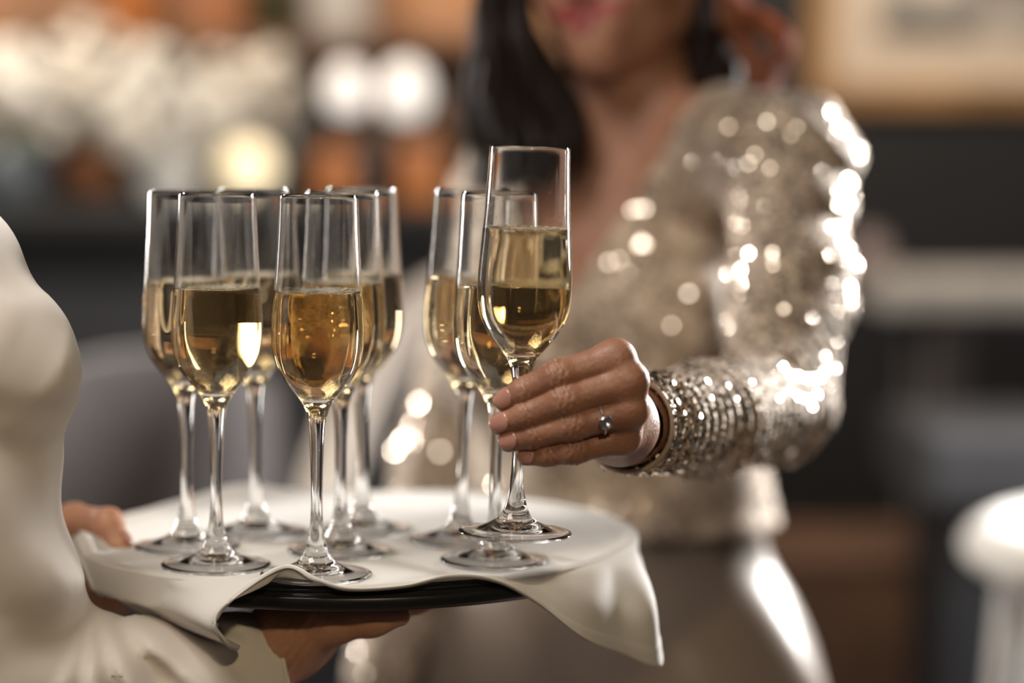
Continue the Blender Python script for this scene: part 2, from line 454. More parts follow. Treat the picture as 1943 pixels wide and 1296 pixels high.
for r in range(NR):
    rows.append(len(V))
    for c in range(NC): V.append(tuple(prof[c, r]))
for c in range(NC): F.append((0, rows[0] + c, rows[0] + (c + 1) % NC))
for a, b_ in zip(rows[:-1], rows[1:]):
    for c in range(NC): F.append((a + c, b_ + c, b_ + (c + 1) % NC, a + (c + 1) % NC))
nap = empty('napkin', (TC.x, TC.y, TZ)); tag(nap, 'white linen napkin spread over the black tray, corner hanging down', 'napkin')
npm = mesh_np('cloth', V, F); no = link('cloth', npm, M['napkin'], nap); no.location = (-TC.x, -TC.y, -TZ)
sm = no.modifiers.new('thick', 'SOLIDIFY'); sm.thickness = 0.0009; sm.offset = 1
# stitched hem along the free edge
HV, HF = [], []
w0, w1 = NR - 5, NR - 1
nrm_c = []
for c in range(NC):
    t1 = prof[(c + 1) % NC, NR - 2] - prof[c - 1, NR - 2]; t2 = prof[c, NR - 1] - prof[c, NR - 4]
    n = np.cross(t1, t2); n /= np.linalg.norm(n) + 1e-9; nrm_c.append(n)
for c in range(NC):
    for s in (0.0011, -0.0018):
        for r in (w0, w0 + 1, w0 + 2, w0 + 3, w1): HV.append(prof[c, r] + nrm_c[c] * s * (0.15 if r == w0 else 1))
for c in range(NC):
    c2 = (c + 1) % NC
    for k in range(4):
        HF.append((c * 10 + k, c * 10 + k + 1, c2 * 10 + k + 1, c2 * 10 + k)); HF.append((c * 10 + 5 + k, c2 * 10 + 5 + k, c2 * 10 + 6 + k, c * 10 + 6 + k))
    HF.append((c * 10 + 4, c * 10 + 9, c2 * 10 + 9, c2 * 10 + 4))
ho = link('hem', mesh_np('hem', HV, HF), M['napkin'], nap); ho.location = (-TC.x, -TC.y, -TZ)

# ------------------------------------------------------------------ champagne flutes
mm = 0.001
outer = [(0, 4.2), (8, 3.9), (16, 3.0), (24, 1.5), (31.5, 0.0), (33.2, 0.5), (33.8, 1.3), (33.2, 2.1), (30, 2.7), (24, 4.0), (18.5, 5.6), (14.2, 7.4), (10.6, 10.0), (8.4, 13.0), (6.7, 16.5), (5.5, 21), (4.5, 27),
         (3.85, 35), (3.5, 44), (3.5, 54), (3.8, 66), (4.25, 77), (4.8, 87), (5.6, 95), (7.0, 100.5), (9.6, 105.5), (13.0, 110), (16.8, 114.5), (20.6, 119.5), (23.6, 124.5), (25.7, 129.5), (27.0, 135), (27.7, 141), (27.9, 148),
         (27.6, 157), (26.6, 171), (25.6, 186), (24.8, 200), (24.2, 214), (23.75, 228)]
lipp = [(23.55, 229.4), (23.2, 229.8), (22.9, 229.4)]
inner_up = [(0, 108.0), (4, 108.4), (8, 109.6), (12, 112.2), (15.8, 116.2), (19.4, 121.2), (22.4, 126.2), (24.5, 131), (25.8, 136.2), (26.5, 142), (26.75, 148), (26.5, 157), (25.55, 171), (24.6, 186), (23.85, 200), (23.3, 214), (22.85, 228)]
def smooth_prof(p, n=4):
    q = catmull(np.array([(a, b, 0) for a, b in p]), n); q[:, 0] = np.maximum(q[:, 0], 0); return [(float(a) * mm, float(b) * mm) for a, b, _ in q]
GP = smooth_prof(outer, 3) + [(a * mm, b * mm) for a, b in lipp] + smooth_prof(inner_up[::-1], 3)
GP[0] = (0, GP[0][1]); GP[-1] = (0, GP[-1][1])
glass_me = lathe('flute_glass', GP, 96); glass_me.materials.append(M['glass'])
inn = smooth_prof(inner_up, 3)
ir, iz = [p[0] for p in inn], [p[1] for p in inn]
def wine_mesh(h):
    pts = [(r + 0.00018 * min(1, r / 0.004), z - 0.00012) for r, z in inn if z < h - 0.0015]
    rh = float(np.interp(h, iz, ir))
    pts += [(rh + 0.00018, h), (rh - 0.0002, h + 0.0006), (rh - 0.0009, h + 0.0001), (rh - 0.0022, h - 0.0003), (0, h - 0.0003)]
    pts[0] = (0, pts[0][1]); return lathe('sparkling_wine', pts, 96)
def foam_mesh(h):
    rh = float(np.interp(h, iz, ir))
    return lathe('froth', [(0.004, h + 0.0001), (rh - 0.006, h + 0.0001), (rh - 0.0012, h + 0.0007), (rh - 0.0002, h + 0.0014)], 64)
bub = bmesh.new(); bmesh.ops.create_icosphere(bub, subdivisions=1, radius=1); bv = np.array([v.co[:] for v in bub.verts]); bf = np.array([[v.index for v in f.verts] for f in bub.faces]); bub.free()
def beads(h, seed, n_in=26, n_up=46):
    r = np.random.default_rng(seed); parts = []
    for i in range(n_in):
        z = r.uniform(0.116, h - 0.004); R = float(np.interp(z, iz, ir)) * math.sqrt(r.uniform(0.05, 0.85)); a = r.uniform(0, 6.283)
        parts.append((bv * r.uniform(0.00015, 0.0004) + np.array([R * math.cos(a), R * math.sin(a), z]), bf))
    for i in range(n_up):
        z = h + 0.003 + abs(r.normal(0, 0.013)); z = min(z, 0.222); R = float(np.interp(z, iz, ir)) - 0.00012; a = r.uniform(0, 6.283)
        parts.append((bv * r.uniform(0.00018, 0.00042) + np.array([R * math.cos(a), R * math.sin(a), z]), bf))
    v, f = join_arrays(parts); return mesh_np('droplets', v, f)
def flute(foot_px, d, rim_px, z0, h, label, seed, group='champagne flutes on the tray'):
    p = Vector((X_of(foot_px, d, z0), d, z0)); q = Vector((X_of(rim_px, d, z0 + 0.23), d, z0 + 0.23))
    t = empty('champagne_flute', p); t.rotation_mode = 'QUATERNION'; t.rotation_quaternion = Vector((0, 0, 1)).rotation_difference(q - p)
    tag(t, label, 'champagne glass', group)
    link('flute_glass', glass_me, None, t)
    link('sparkling_wine', wine_mesh(h), M['wine'], t); link('froth', foam_mesh(h), M['foam'], t)
    b_ = link('droplets', beads(h, seed), M['bubble'], t); b_['kind'] = 'stuff'
    return t
ZG = TZ + 0.0026
flute(410, 1.475, 412, ZG, 0.172, 'champagne flute at the front left of the tray, overlapping the leftmost flute', 1)
flute(600, 1.443, 605, ZG, 0.172, 'champagne flute at the front middle, standing behind the raised napkin fold', 2)
flute(355, 1.541, 352, ZG, 0.172, 'leftmost champagne flute on the tray, beside the gripping thumb', 3)
flute(487, 1.596, 481, ZG, 0.172, 'blurred champagne flute at the back between the two front flutes', 4)
flute(646, 1.525, 650, ZG, 0.172, 'champagne flute half hidden just behind the front middle flute', 5)
flute(688, 1.605, 685, ZG, 0.172, 'blurred champagne flute farthest back in the middle cluster', 6)
flute(873, 1.565, 893, ZG, 0.174, 'blurred champagne flute at the back right of the tray, left of its neighbour', 7)
flute(938, 1.492, 948, ZG, 0.173, 'champagne flute on the tray partly covered by the lifted glass', 8)
HZ = CAM.z - (1019 - 234) * 1.42 / FPX
held = flute(977, 1.420, 1006, HZ, 0.181, 'champagne flute lifted above the tray by the hand with the ring', 9, 'champagne flutes')
del held['group']

# ------------------------------------------------------------------ the woman taking a glass
PSI = math.radians(25)
LFT = np.array([math.cos(PSI), -math.sin(PSI), 0.0])                # towards her left hand
FWD = np.array([-math.sin(PSI), -math.cos(PSI), 0.0])               # the way she faces
WB = np.array([X_of(1168, 2.16, 1.05), 2.16, 0.0])
def W(u, v, z): return WB + LFT * u + FWD * v + np.array([0, 0, z])
UPZ = np.array([0.0, 0, 1.0])
SHL = np.array(at(1497, 305, 1.975)); ELL = np.array(at(1468, 768, 1.770)); UAM = np.array(at(1500, 560, 1.865))
FAM = np.array(at(1340, 797, 1.610)); WRL = np.array(at(1192, 806, 1.478))
SHR = np.array(at(985, 365, 2.225)); ELR = np.array(at(848, 880, 2.250)); WRR = np.array(at(728, 1290, 2.150))
woman = empty('person', (WB[0], WB[1], 0.0))
tag(woman, 'smiling dark-haired woman in a champagne sequin top lifting a glass', 'person')
def wpart(name, me, mat, parent=None):
    o = link(name, me, mat, parent or woman)
    if parent is None: o.location = (-WB[0], -WB[1], 0)
    return o

def torso(v, g=0.0):
    """distance to her trunk; g widens it for cloth"""
    ax = (LFT, FWD, UPZ)
    ch = v.ell(W(0, 0, 1.215), ax, (0.146 + g, 0.100 + g, 0.175 + g))
    wa = v.ell(W(0, -0.004, 1.04), ax, (0.118 + g, 0.088 + g, 0.17 + g))
    hp = v.ell(W(0, -0.01, 0.90), ax, (0.172 + g, 0.112 + g, 0.16 + g))
    sh = v.cone(SHR * 0.94 + W(0, 0, 1.36) * 0.06, W(-0.05, -0.005, 1.375), 0.047 + g, 0.040 + g)
    sl = v.cone(SHL * 0.94 + W(0, 0, 1.36) * 0.06, W(0.05, -0.005, 1.375), 0.047 + g, 0.040 + g)
    b1 = v.ell(W(-0.072, 0.072, 1.195), ax, (0.060 + g, 0.052 + g, 0.062 + g)); b2 = v.ell(W(0.072, 0.072, 1.195), ax, (0.060 + g, 0.052 + g, 0.062 + g))
    d = sunion([ch, wa, hp], 0.08); d = sunion([d, sh, sl], 0.06); return sunion([d, smin(b1, b2, 0.02)], 0.035)

# --- her head
YH = math.radians(25); HL = np.array([math.cos(YH), -math.sin(YH), 0.0]); HF = np.array([-math.sin(YH), -math.cos(YH), 0.0])
ROLL = math.radians(-5); HU = UPZ * math.cos(ROLL) + HL * math.sin(ROLL); HL = HL * math.cos(ROLL) - UPZ * math.sin(ROLL)
CHIN = np.array(at(1118, 134, 2.035))
def H(u, v, z): return CHIN + HL * u + HF * v + HU * z
hax = (HL, HF, HU)
def head(v):
    sk = v.ell(H(0, -0.100, 0.150), hax, (0.076, 0.096, 0.092)); fc = v.ell(H(0, -0.060, 0.085), hax, (0.060, 0.056, 0.088))
    jw = smin(v.cone(H(0, -0.020, 0.020), H(0.050, -0.088, 0.050), 0.017, 0.022), v.cone(H(0, -0.020, 0.020), H(-0.050, -0.088, 0.050), 0.017, 0.022), 0.02)
    cn = v.ball(H(0, -0.016, 0.015), 0.0155)
    ck = smin(v.ball(H(0.036, -0.034, 0.076), 0.023), v.ball(H(-0.036, -0.034, 0.076), 0.023), 0.01)
    mz = v.ell(H(0, -0.018, 0.046), hax, (0.028, 0.018, 0.020))
    d = sunion([sk, fc], 0.03); d = sunion([d, jw, cn, ck, mz], 0.022)
    ns = sunion([v.cone(H(0, -0.006, 0.112), H(0, 0.013, 0.072), 0.006, 0.0085), v.ball(H(0.010, 0.002, 0.069), 0.0065), v.ball(H(-0.010, 0.002, 0.069), 0.0065)], 0.006)
    d = smin(d, ns, 0.008)
    br = v.cone(H(-0.036, -0.018, 0.124), H(0.036, -0.018, 0.124), 0.010, 0.010); d = smin(d, br, 0.014)
    for s in (-1, 1):
        d = smax(d, -v.ell(H(0.031 * s, -0.006, 0.106), hax, (0.015, 0.010, 0.009)), 0.008)
        d = smin(d, v.ell(H(0.077 * s, -0.105, 0.100), hax, (0.007, 0.017, 0.030)), 0.006)
    # parted smile
    d = smax(d, -v.ell(H(0, 0.002, 0.045), hax, (0.023, 0.010, 0.0028)), 0.003)
    return d
P0 = WRL + (WRL - FAM) * 0.08
nk0, nk1 = W(0.0, 0.0, 1.335), H(0, -0.108, 0.045)
vol = Vol((-0.20, 1.46, 0.84), (0.36, 2.36, 1.46), 0.006)
body = sunion([torso(vol), vol.cone(nk0, nk1, 0.058, 0.050)], 0.045)
clav = vol.cone(W(0.012, 0.052, 1.338), W(0.115, 0.03, 1.372), 0.007, 0.007); clav = smin(clav, vol.cone(W(-0.012, 0.052, 1.338), W(-0.115, 0.03, 1.372), 0.007, 0.007), 0.01)
body = smin(body, clav, 0.018)
body = np.maximum(body, vol.half((0, 0, 1.03), (0, 0, -1)))
body = sunion([body, vol.cone(SHR, ELR, 0.046, 0.036), vol.cone(ELR, WRR, 0.035, 0.025), vol.cone(SHL, ELL, 0.040, 0.033), vol.cone(ELL, WRL, 0.032, 0.021), vol.cone(WRL, P0, 0.0205, 0.0205)], 0.02)
hv = Vol(CHIN + np.array([-0.16, -0.06, -0.05]), CHIN + np.array([0.20, 0.26, 0.28]), 0.003)
hd = smin(head(hv), hv.cone(nk0, nk1, 0.058, 0.050), 0.02)
hd = np.maximum(hd, hv.half(CHIN + np.array([0, 0, -0.04]), (0, 0, -1)))
parts = [nets(body, vol), nets(hd, hv)]

# --- her hand on the stem
P = lambda x, y, d: np.array(at(x, y, d))
FING = [  # mcp, pip, dip, tip with radii
    ([P(1163, 683, 1.402), P(1060, 715, 1.396), P(996, 743, 1.403), P(958, 760, 1.4075)], (0.0108, 0.0094, 0.0084, 0.0066)),
    ([P(1188, 726, 1.398), P(1073, 760, 1.392), P(1000, 788, 1.400), P(950, 805, 1.4055)], (0.0108, 0.0094, 0.0083, 0.0066)),
    ([P(1190, 778, 1.400), P(1086, 806, 1.393), P(1015, 826, 1.400), P(965, 838, 1.4055)], (0.0104, 0.0088, 0.0078, 0.0062)),
    ([P(1178, 832, 1.408), P(1088, 854, 1.399), P(1040, 862, 1.403), P(998, 866, 1.407)], (0.0092, 0.0077, 0.0069, 0.0055))]
def finger_field(v, pts, rad, dors, crease=0.00075):
    d = None
    for i in range(3):
        c = v.cone(pts[i], pts[i + 1], rad[i], rad[i + 1]); d = c if d is None else smin(d, c, 0.004)
    d = smin(d, v.ball(pts[1] + dors * 0.0012, rad[1] * 1.02), 0.005)
    ax = pts[2] - pts[0]; ax /= np.linalg.norm(ax)
    for q, offs, am in ((pts[1], (-0.0042, -0.0015, 0.0012, 0.0040), crease), (pts[2], (-0.0012, 0.0016), crease * 0.8)):
        s = v.lin(q, ax) + 0.0007 * np.sin(v.Z * 1100 + v.X * 500); near = np.clip((0.015 - v.ball(q, 0)) / 0.004, 0, 1)
        for o_ in offs: d = d + am * near * np.exp(-((s - o_) / 0.00075) ** 2)
    return d
DORS = np.array([0.35, -0.9, 0.25]); DORS /= np.linalg.norm(DORS)
vol = Vol(np.array([-0.02, 1.374, 1.155]), np.array([0.112, 1.535, 1.262]), 0.0008)
fg = finger_field(vol, FING[0][0], FING[0][1], DORS)
for p, r in FING[1:]: fg = np.minimum(fg, finger_field(vol, p, r, DORS))
wrist_in = P(1198, 806, 1.500); heel = P(1176, 812, 1.462)
pal = [vol.cone(p[0], heel + (p[0] - heel) * 0.28, r[0] * 1.0, 0.0165) for p, r in FING]
pal = sunion(pal, 0.009)
kn = sunion([vol.ball(p[0] + DORS * 0.0018 + np.array([0.002, 0, 0.001]), r[0] * 0.98) for p, r in FING], 0.004); pal = smin(pal, kn, 0.006)
wr_ = vol.cone(heel, P(1216, 804, 1.545), 0.0225, 0.0235)
thb = [vol.cone(P(1150, 790, 1.462), P(1085, 735, 1.462), 0.016, 0.0125), vol.cone(P(1085, 735, 1.462), P(1030, 735, 1.447), 0.0115, 0.0098), vol.cone(P(1030, 735, 1.447), P(988, 757, 1.4352), 0.0095, 0.0075)]
thb = sunion(thb, 0.006)
hnd = sunion([pal, wr_], 0.016); hnd = smin(hnd, thb, 0.010); hnd = smin(hnd, fg, 0.0045)
ten = [np.sqrt(0) + vol.cone(p[0] + DORS * 0.003, heel + np.array([0.012, -0.004, 0.004]), 0.0045, 0.004) for p, r in FING[:3]]
hnd = smin(hnd, sunion(ten, 0.003), 0.007)
parts.append(nets(hnd, vol))
# her other hand, hanging relaxed
da = (WRR - ELR) / np.linalg.norm(WRR - ELR); dl = np.cross(da, np.array([0.3, -1.0, 0])); dl /= np.linalg.norm(dl); dn = np.cross(dl, da)
K = lambda a, l, n: WRR + da * a + dl * l + dn * n
vol = Vol(np.minimum(K(0, 0, 0), K(0.2, 0, 0)) - 0.07, np.maximum(K(0, 0, 0), K(0.2, 0, 0)) + 0.07, 0.002)
rp = sunion([vol.cone(K(-0.03, 0, 0), K(0.01, 0, 0), 0.024, 0.021)] + [vol.cone(K(0.01, 0.25 * l, 0), K(0.082, l, 0), 0.017, 0.0115) for l in (-0.030, -0.010, 0.010, 0.029)], 0.012)
rf = None
for l, L_, r_ in ((-0.031, 0.062, 0.0088), (-0.0105, 0.070, 0.0090), (0.0105, 0.065, 0.0086), (0.031, 0.050, 0.0076)):
    c_ = sunion([vol.cone(K(0.082, l, 0), K(0.082 + L_ * 0.5, l * 1.05, 0.006), r_ * 1.1, r_), vol.cone(K(0.082 + L_ * 0.5, l * 1.05, 0.006), K(0.082 + L_ * 0.95, l, 0.022), r_, r_ * 0.7)], 0.004)
    rf = c_ if rf is None else np.minimum(rf, c_)
rt_ = sunion([vol.cone(K(0.02, -0.016, 0.006), K(0.060, -0.042, 0.016), 0.015, 0.0110), vol.cone(K(0.060, -0.042, 0.016), K(0.105, -0.044, 0.022), 0.0105, 0.0075)], 0.006)
parts.append(nets(smin(smin(rp, rt_, 0.010), rf, 0.005), vol))
Vv, Ff = join_arrays(parts)
wpart('body', mesh_np('body', Vv, Ff), M['skin'])

def nail(parent_fn, p0, p1, r, width, length, mat, nrm, back=0.25):
    """curved nail plate on the last joint p0 -> p1"""
    a = p1 - p0; a /= np.linalg.norm(a); n = nrm - a * nrm.dot(a); n /= np.linalg.norm(n); s = np.cross(a, n)
    NU, NV = 11, 9; Vn, Fn = [], []
    c0 = p1 + a * (r * 0.72)
    for layer in (0, 1):
        for j in range(NV):
            t = j / (NV - 1)                                         # 0 free edge, 1 cuticle
            wd = width * (1 - 0.30 * max(0, (t - 0.55) / 0.45) ** 2 - 0.18 * max(0, (0.2 - t) / 0.2) ** 2)
            rr = r + 0.0006 + (0.0009 if layer == 0 else -0.0004) - 0.0016 * (1 - t) ** 2
            for i in range(NU):
                u = (i / (NU - 1) * 2 - 1); ang = u * wd / (r * 1.15)
                along = t * length + 0.0016 * u * u * (1 if t < 0.5 else -1) * abs(t - 0.5) * 2
                c = c0 - a * along
                k = min(1.0, (length * (1 - t) + 0.001) / length)
                Vn.append(c + n * (rr * math.cos(ang)) + s * (rr * 1.02 * math.sin(ang)))
    L = NU * NV
    for j in range(NV - 1):
        for i in range(NU - 1):
            q = j * NU + i; Fn.append((q, q + 1, q + NU + 1, q + NU)); Fn.append((L + q, L + q + NU, L + q + NU + 1, L + q + 1))
    bd = [i for i in range(NU)] + [j * NU + NU - 1 for j in range(1, NV)] + [(NV - 1) * NU + i for i in range(NU - 2, -1, -1)] + [j * NU for j in range(NV - 2, 0, -1)]
    for k in range(len(bd)): q, q2 = bd[k], bd[(k + 1) % len(bd)]; Fn.append((q, L + q, L + q2, q2))
    return parent_fn('fingernail', mesh_np('fingernail', Vn, Fn), mat)
NN = [np.array([-0.25, -0.9, 0.30]), np.array([-0.25, -0.92, 0.26]), np.array([-0.2, -0.95, 0.2]), np.array([-0.15, -0.95, 0.12])]
for (p, r), nn, (wd, ln) in zip(FING, NN, ((0.0062, 0.0128), (0.0063, 0.0130), (0.0058, 0.0126), (0.0048, 0.0110))):
    nail(wpart, p[2], p[3], r[3], wd, ln, M['nail'], nn)

# --- face details
def ell_mesh(name, c, ax, r, seg=24):
    bm = bmesh.new(); bmesh.ops.create_uvsphere(bm, u_segments=seg, v_segments=seg // 2, radius=1)
    for v in bm.verts: v.co = Vector(np.array(c) + sum(np.array(a) * q * k for a, q, k in zip(ax, r, v.co)))
    return bm_mesh(name, bm)
lv = Vol(H(0, 0, 0.045) - 0.05, H(0, 0, 0.045) + 0.05, 0.0015)
up = sunion([lv.cone(H(-0.032, -0.009, 0.0525), H(-0.006, 0.0015, 0.0525), 0.0030, 0.0055), lv.cone(H(0.032, -0.009, 0.0525), H(0.006, 0.0015, 0.0525), 0.0030, 0.0055)], 0.004)
lo = sunion([lv.cone(H(-0.031, -0.009, 0.0500), H(0, 0.0015, 0.0370), 0.0034, 0.0070), lv.cone(H(0.031, -0.009, 0.0500), H(0, 0.0015, 0.0370), 0.0034, 0.0070)], 0.004)
wpart('lips', field_mesh('lips', np.minimum(up, lo), lv), M['lips'])['label'] = 'deep pink smiling lips'
wpart('teeth', ell_mesh('teeth', H(0, -0.010, 0.0455), hax, (0.020, 0.010, 0.0045)), M['teeth'])
for s in (-1, 1):
    e = wpart('eye', ell_mesh('eye', H(0.031 * s, -0.0205, 0.106), hax, (0.0115, 0.0115, 0.0075)), M['eye'])
    wpart('iris', ell_mesh('iris', H(0.031 * s - 0.001, -0.0105, 0.106), hax, (0.0052, 0.0022, 0.0052)), M['iris'], e)
    wpart('upper_lid', (lambda vf: mesh_np('upper_lid', vf[0], vf[1]))(tube_data(catmull([H(0.019 * s, -0.0125, 0.1065), H(0.026 * s, -0.0075, 0.1125), H(0.034 * s, -0.0085, 0.1130), H(0.044 * s, -0.0155, 0.1075)], 6), 0.0022, 8)), M['hair'], e)
    wpart('eyebrow', (lambda vf: mesh_np('eyebrow', vf[0], vf[1]))(tube_data(catmull([H(0.014 * s, -0.006, 0.1245), H(0.030 * s, -0.007, 0.1300), H(0.046 * s, -0.018, 0.1270)], 6), [0.0026] * 12 + [0.0012], 8)), M['hair'])

# --- hair
def lock(ctrl, r0, r1, n=7, amp=0.006, freq=3.0, ph=0.0):
    p = catmull(np.array(ctrl), n); m = len(p); t = np.linspace(0, 1, m)
    side = np.array([0.9, 0.3, 0.1]); dep = np.array([-0.3, 0.9, 0.0])
    p = p + (amp * t * np.sin(freq * 2 * math.pi * t + ph))[:, None] * side + (amp * t * np.cos(freq * 2 * math.pi * t + ph))[:, None] * dep
    rad = (r0 + (r1 - r0) * t) * (0.55 + 0.45 * np.sin(np.pi * np.clip(t * 1.05 + 0.08, 0, 1)))
    return tube_data(p, np.maximum(rad, 0.0008), 6, 0.6)
HVp, HFp, nh = [], [], 0
def add_lock(vf):
    global nh
    HVp.extend(vf[0]); HFp.extend([tuple(i + nh for i in f) for f in vf[1]]); nh += len(vf[0])
crown = H(0, -0.105, 0.248)
for i in range(190):                                                # the side that falls past the near cheek (picture left)
    k = random.random(); j = random.gauss(0, 1)
    x1, x2, x3 = 905 + 92 * k, 898 + 150 * k, 885 + 215 * k
    d1 = 2.05 + 0.12 * random.random()
    add_lock(lock([crown + HL * random.uniform(-0.03, 0.0) + HF * random.uniform(-0.06, 0.05), H(-0.070 - 0.012 * random.random(), -0.05 - 0.09 * random.random(), 0.19),
                   P(x1, 5 + 10 * j, d1 + 0.02), P(x2, 120 + 12 * j, d1), P(x3, 235 + 14 * j, d1 - 0.01), P(x3 + random.uniform(-8, 22), 330 + 40 * random.random(), d1)],
                  0.0062, 0.0022, 7, 0.007, 2.2, 1.5 + 2.0 * k + random.uniform(-.4, .4)))
for i in range(130):                                                # behind the neck and on the far side (picture right)
    k = random.random(); j = random.gauss(0, 1); d1 = 2.06 + 0.14 * random.random()
    add_lock(lock([crown + HL * random.uniform(0, 0.03) + HF * random.uniform(-0.07, 0.04), H(0.076 + 0.012 * random.random(), -0.09 - 0.07 * random.random(), 0.19),
                   P(1318 + 75 * k, 5 + 8 * j, d1), P(1312 + 85 * k, 80 + 8 * j, d1), P(1304 + 90 * k, 165 + 10 * j, d1), P(1306 + 70 * k, 222 + 8 * j, d1)],
                  0.0060, 0.0020, 7, 0.005, 2.0, random.uniform(0, 6)))
wpart('hair', mesh_np('hair', HVp, HFp), M['hair'])['label'] = 'long dark wavy hair'
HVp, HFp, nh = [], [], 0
for i in range(60):                                                 # loose curl, its backlight painted in as lighter auburn
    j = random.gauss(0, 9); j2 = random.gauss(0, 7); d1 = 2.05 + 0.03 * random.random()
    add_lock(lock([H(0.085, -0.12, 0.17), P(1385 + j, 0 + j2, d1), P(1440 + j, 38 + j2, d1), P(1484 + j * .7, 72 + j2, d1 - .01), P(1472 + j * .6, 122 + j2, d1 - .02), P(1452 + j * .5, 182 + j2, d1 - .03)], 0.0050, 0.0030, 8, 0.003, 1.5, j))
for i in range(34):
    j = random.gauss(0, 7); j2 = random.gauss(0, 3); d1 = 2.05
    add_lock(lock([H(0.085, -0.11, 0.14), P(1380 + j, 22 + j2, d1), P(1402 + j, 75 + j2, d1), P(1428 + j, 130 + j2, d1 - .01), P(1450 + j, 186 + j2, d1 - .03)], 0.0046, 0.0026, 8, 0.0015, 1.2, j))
wpart('hair_curl', mesh_np('hair_curl', HVp, HFp), M['curl'])['label'] = 'dark curl of hair tinted auburn to suggest light behind'
cap = smin(hv.ell(H(0, -0.112, 0.158), hax, (0.083, 0.098, 0.098)), hv.ell(H(0, -0.135, 0.10), hax, (0.080, 0.07, 0.11)), 0.03)
cap = np.maximum(cap, -hv.ell(H(0, -0.012, 0.068), hax, (0.064, 0.082, 0.090)))
wpart('hair_crown', field_mesh('hair_crown', cap, hv), M['hair'])

# --- sequin top
def folds(v, c, n, wl, amp, nb, wlb=0.11):
    """oblique ridges: n the direction the ridges repeat in, nb a slow modulation"""
    s = v.lin(c, n); b_ = v.lin(c, nb)
    return amp * np.sin(2 * math.pi * s / wl + 1.3 * np.sin(2 * math.pi * b_ / wlb)) * (0.6 + 0.4 * np.sin(2 * math.pi * b_ / (wlb * 1.7) + 1.0))
def uv(v, a):
    a = np.array(a, float); return a / np.linalg.norm(a)
vol = Vol((-0.24, 1.86, 0.82), (0.37, 2.38, 1.46), 0.005)
tp = sunion([torso(vol, 0.007), vol.cone(SHR, ELR, 0.054, 0.045), vol.cone(ELR, WRR, 0.045, 0.036)], 0.03)
u_ = vol.lin(W(0, 0, 0), LFT); v_ = vol.lin(W(0, 0, 0), FWD)
wedge = np.maximum((1.228 + 1.62 * np.abs(u_) - vol.Z) / 1.9, -(v_ + 0.03))
wedge = np.minimum(wedge, vol.cone(W(0, -0.02, 1.36), W(0, 0.02, 1.5), 0.072, 0.085))
tp = tp + folds(vol, W(0, 0, 1.1), uv(0, (0.25, 0, 1)), 0.060, 0.0022, uv(0, (1, 0.3, 0)))
tp = np.maximum(tp, -wedge); tp = np.maximum(tp, vol.half((0, 0, 1.018), (0, 0, -1)))
tp = np.minimum(tp, sunion([vol.cone(SHR, ELR, 0.054, 0.045), vol.cone(ELR, WRR, 0.045, 0.036)], 0.03) + folds(vol, ELR, uv(0, (0.3, 0, 1)), 0.045, 0.002, uv(0, (1, 0.3, 0))))
top_me = field_mesh('top', tp, vol)
top = wpart('top', top_me, M['knit']); top['label'] = 'champagne wrap top with a deep neckline'
vol = Vol((0.055, 1.43, 1.10), (0.33, 2.10, 1.42), 0.0026)
ax_f = (WRL - FAM) / np.linalg.norm(WRL - FAM)
sl = sunion([vol.cone(SHL, UAM, 0.050, 0.0465), vol.cone(UAM, ELL, 0.0465, 0.040)], 0.02)
fo = sunion([vol.cone(ELL, FAM, 0.040, 0.0350), vol.cone(FAM, WRL - ax_f * -0.02, 0.0350, 0.0300)], 0.02)
sl = smin(sl, fo, 0.022)
sl = smin(sl, vol.cone(SHL, W(0.06, 0.0, 1.36), 0.047, 0.036), 0.04)
shf = np.clip((vol.Z - 1.21) / 0.05, 0, 1)
sl = sl + folds(vol, SHL, uv(0, (0.35, -0.1, 1)), 0.042, 0.0032, uv(0, (1, 0.4, 0.1)), 0.16) * shf
rowd = vol.lin(FAM, ax_f)
sl = sl + (1 - shf) * (0.0013 * np.sin(2 * math.pi * rowd / 0.0135 + 0.6 * np.sin(60 * vol.Z)) + folds(vol, ELL, uv(0, (0.8, -0.6, 0.35)), 0.05, 0.0022, uv(0, (0.2, 0.3, 1)), 0.1))
crook = vol.cone(ELL + np.array([-0.05, -0.01, 0.042]), ELL + np.array([0.04, -0.055, 0.028]), 0.0045, 0.0035); sl = smax(sl, -crook, 0.010)
sl = np.maximum(sl, vol.half(WRL, ax_f))
bore = vol.cone(WRL + ax_f * 0.02, WRL - ax_f * 0.05, 0.0268, 0.0268); sl = np.maximum(sl, -bore)
sl_me = field_mesh('sleeve', sl, vol)
slv = wpart('sleeve', sl_me, M['knit'])
e1 = np.cross(ax_f, UPZ); e1 /= np.linalg.norm(e1); e2 = np.cross(e1, ax_f)
wpart('cuff_piping', (lambda vf: mesh_np('cuff_piping', vf[0], vf[1]))(tube_data([WRL + ax_f * 0.0006 + (e1 * math.cos(a) + e2 * math.sin(a)) * 0.0292 for a in np.linspace(0, 2 * math.pi, 64, endpoint=False)], 0.0016, 8, closed=True)), M['piping'])

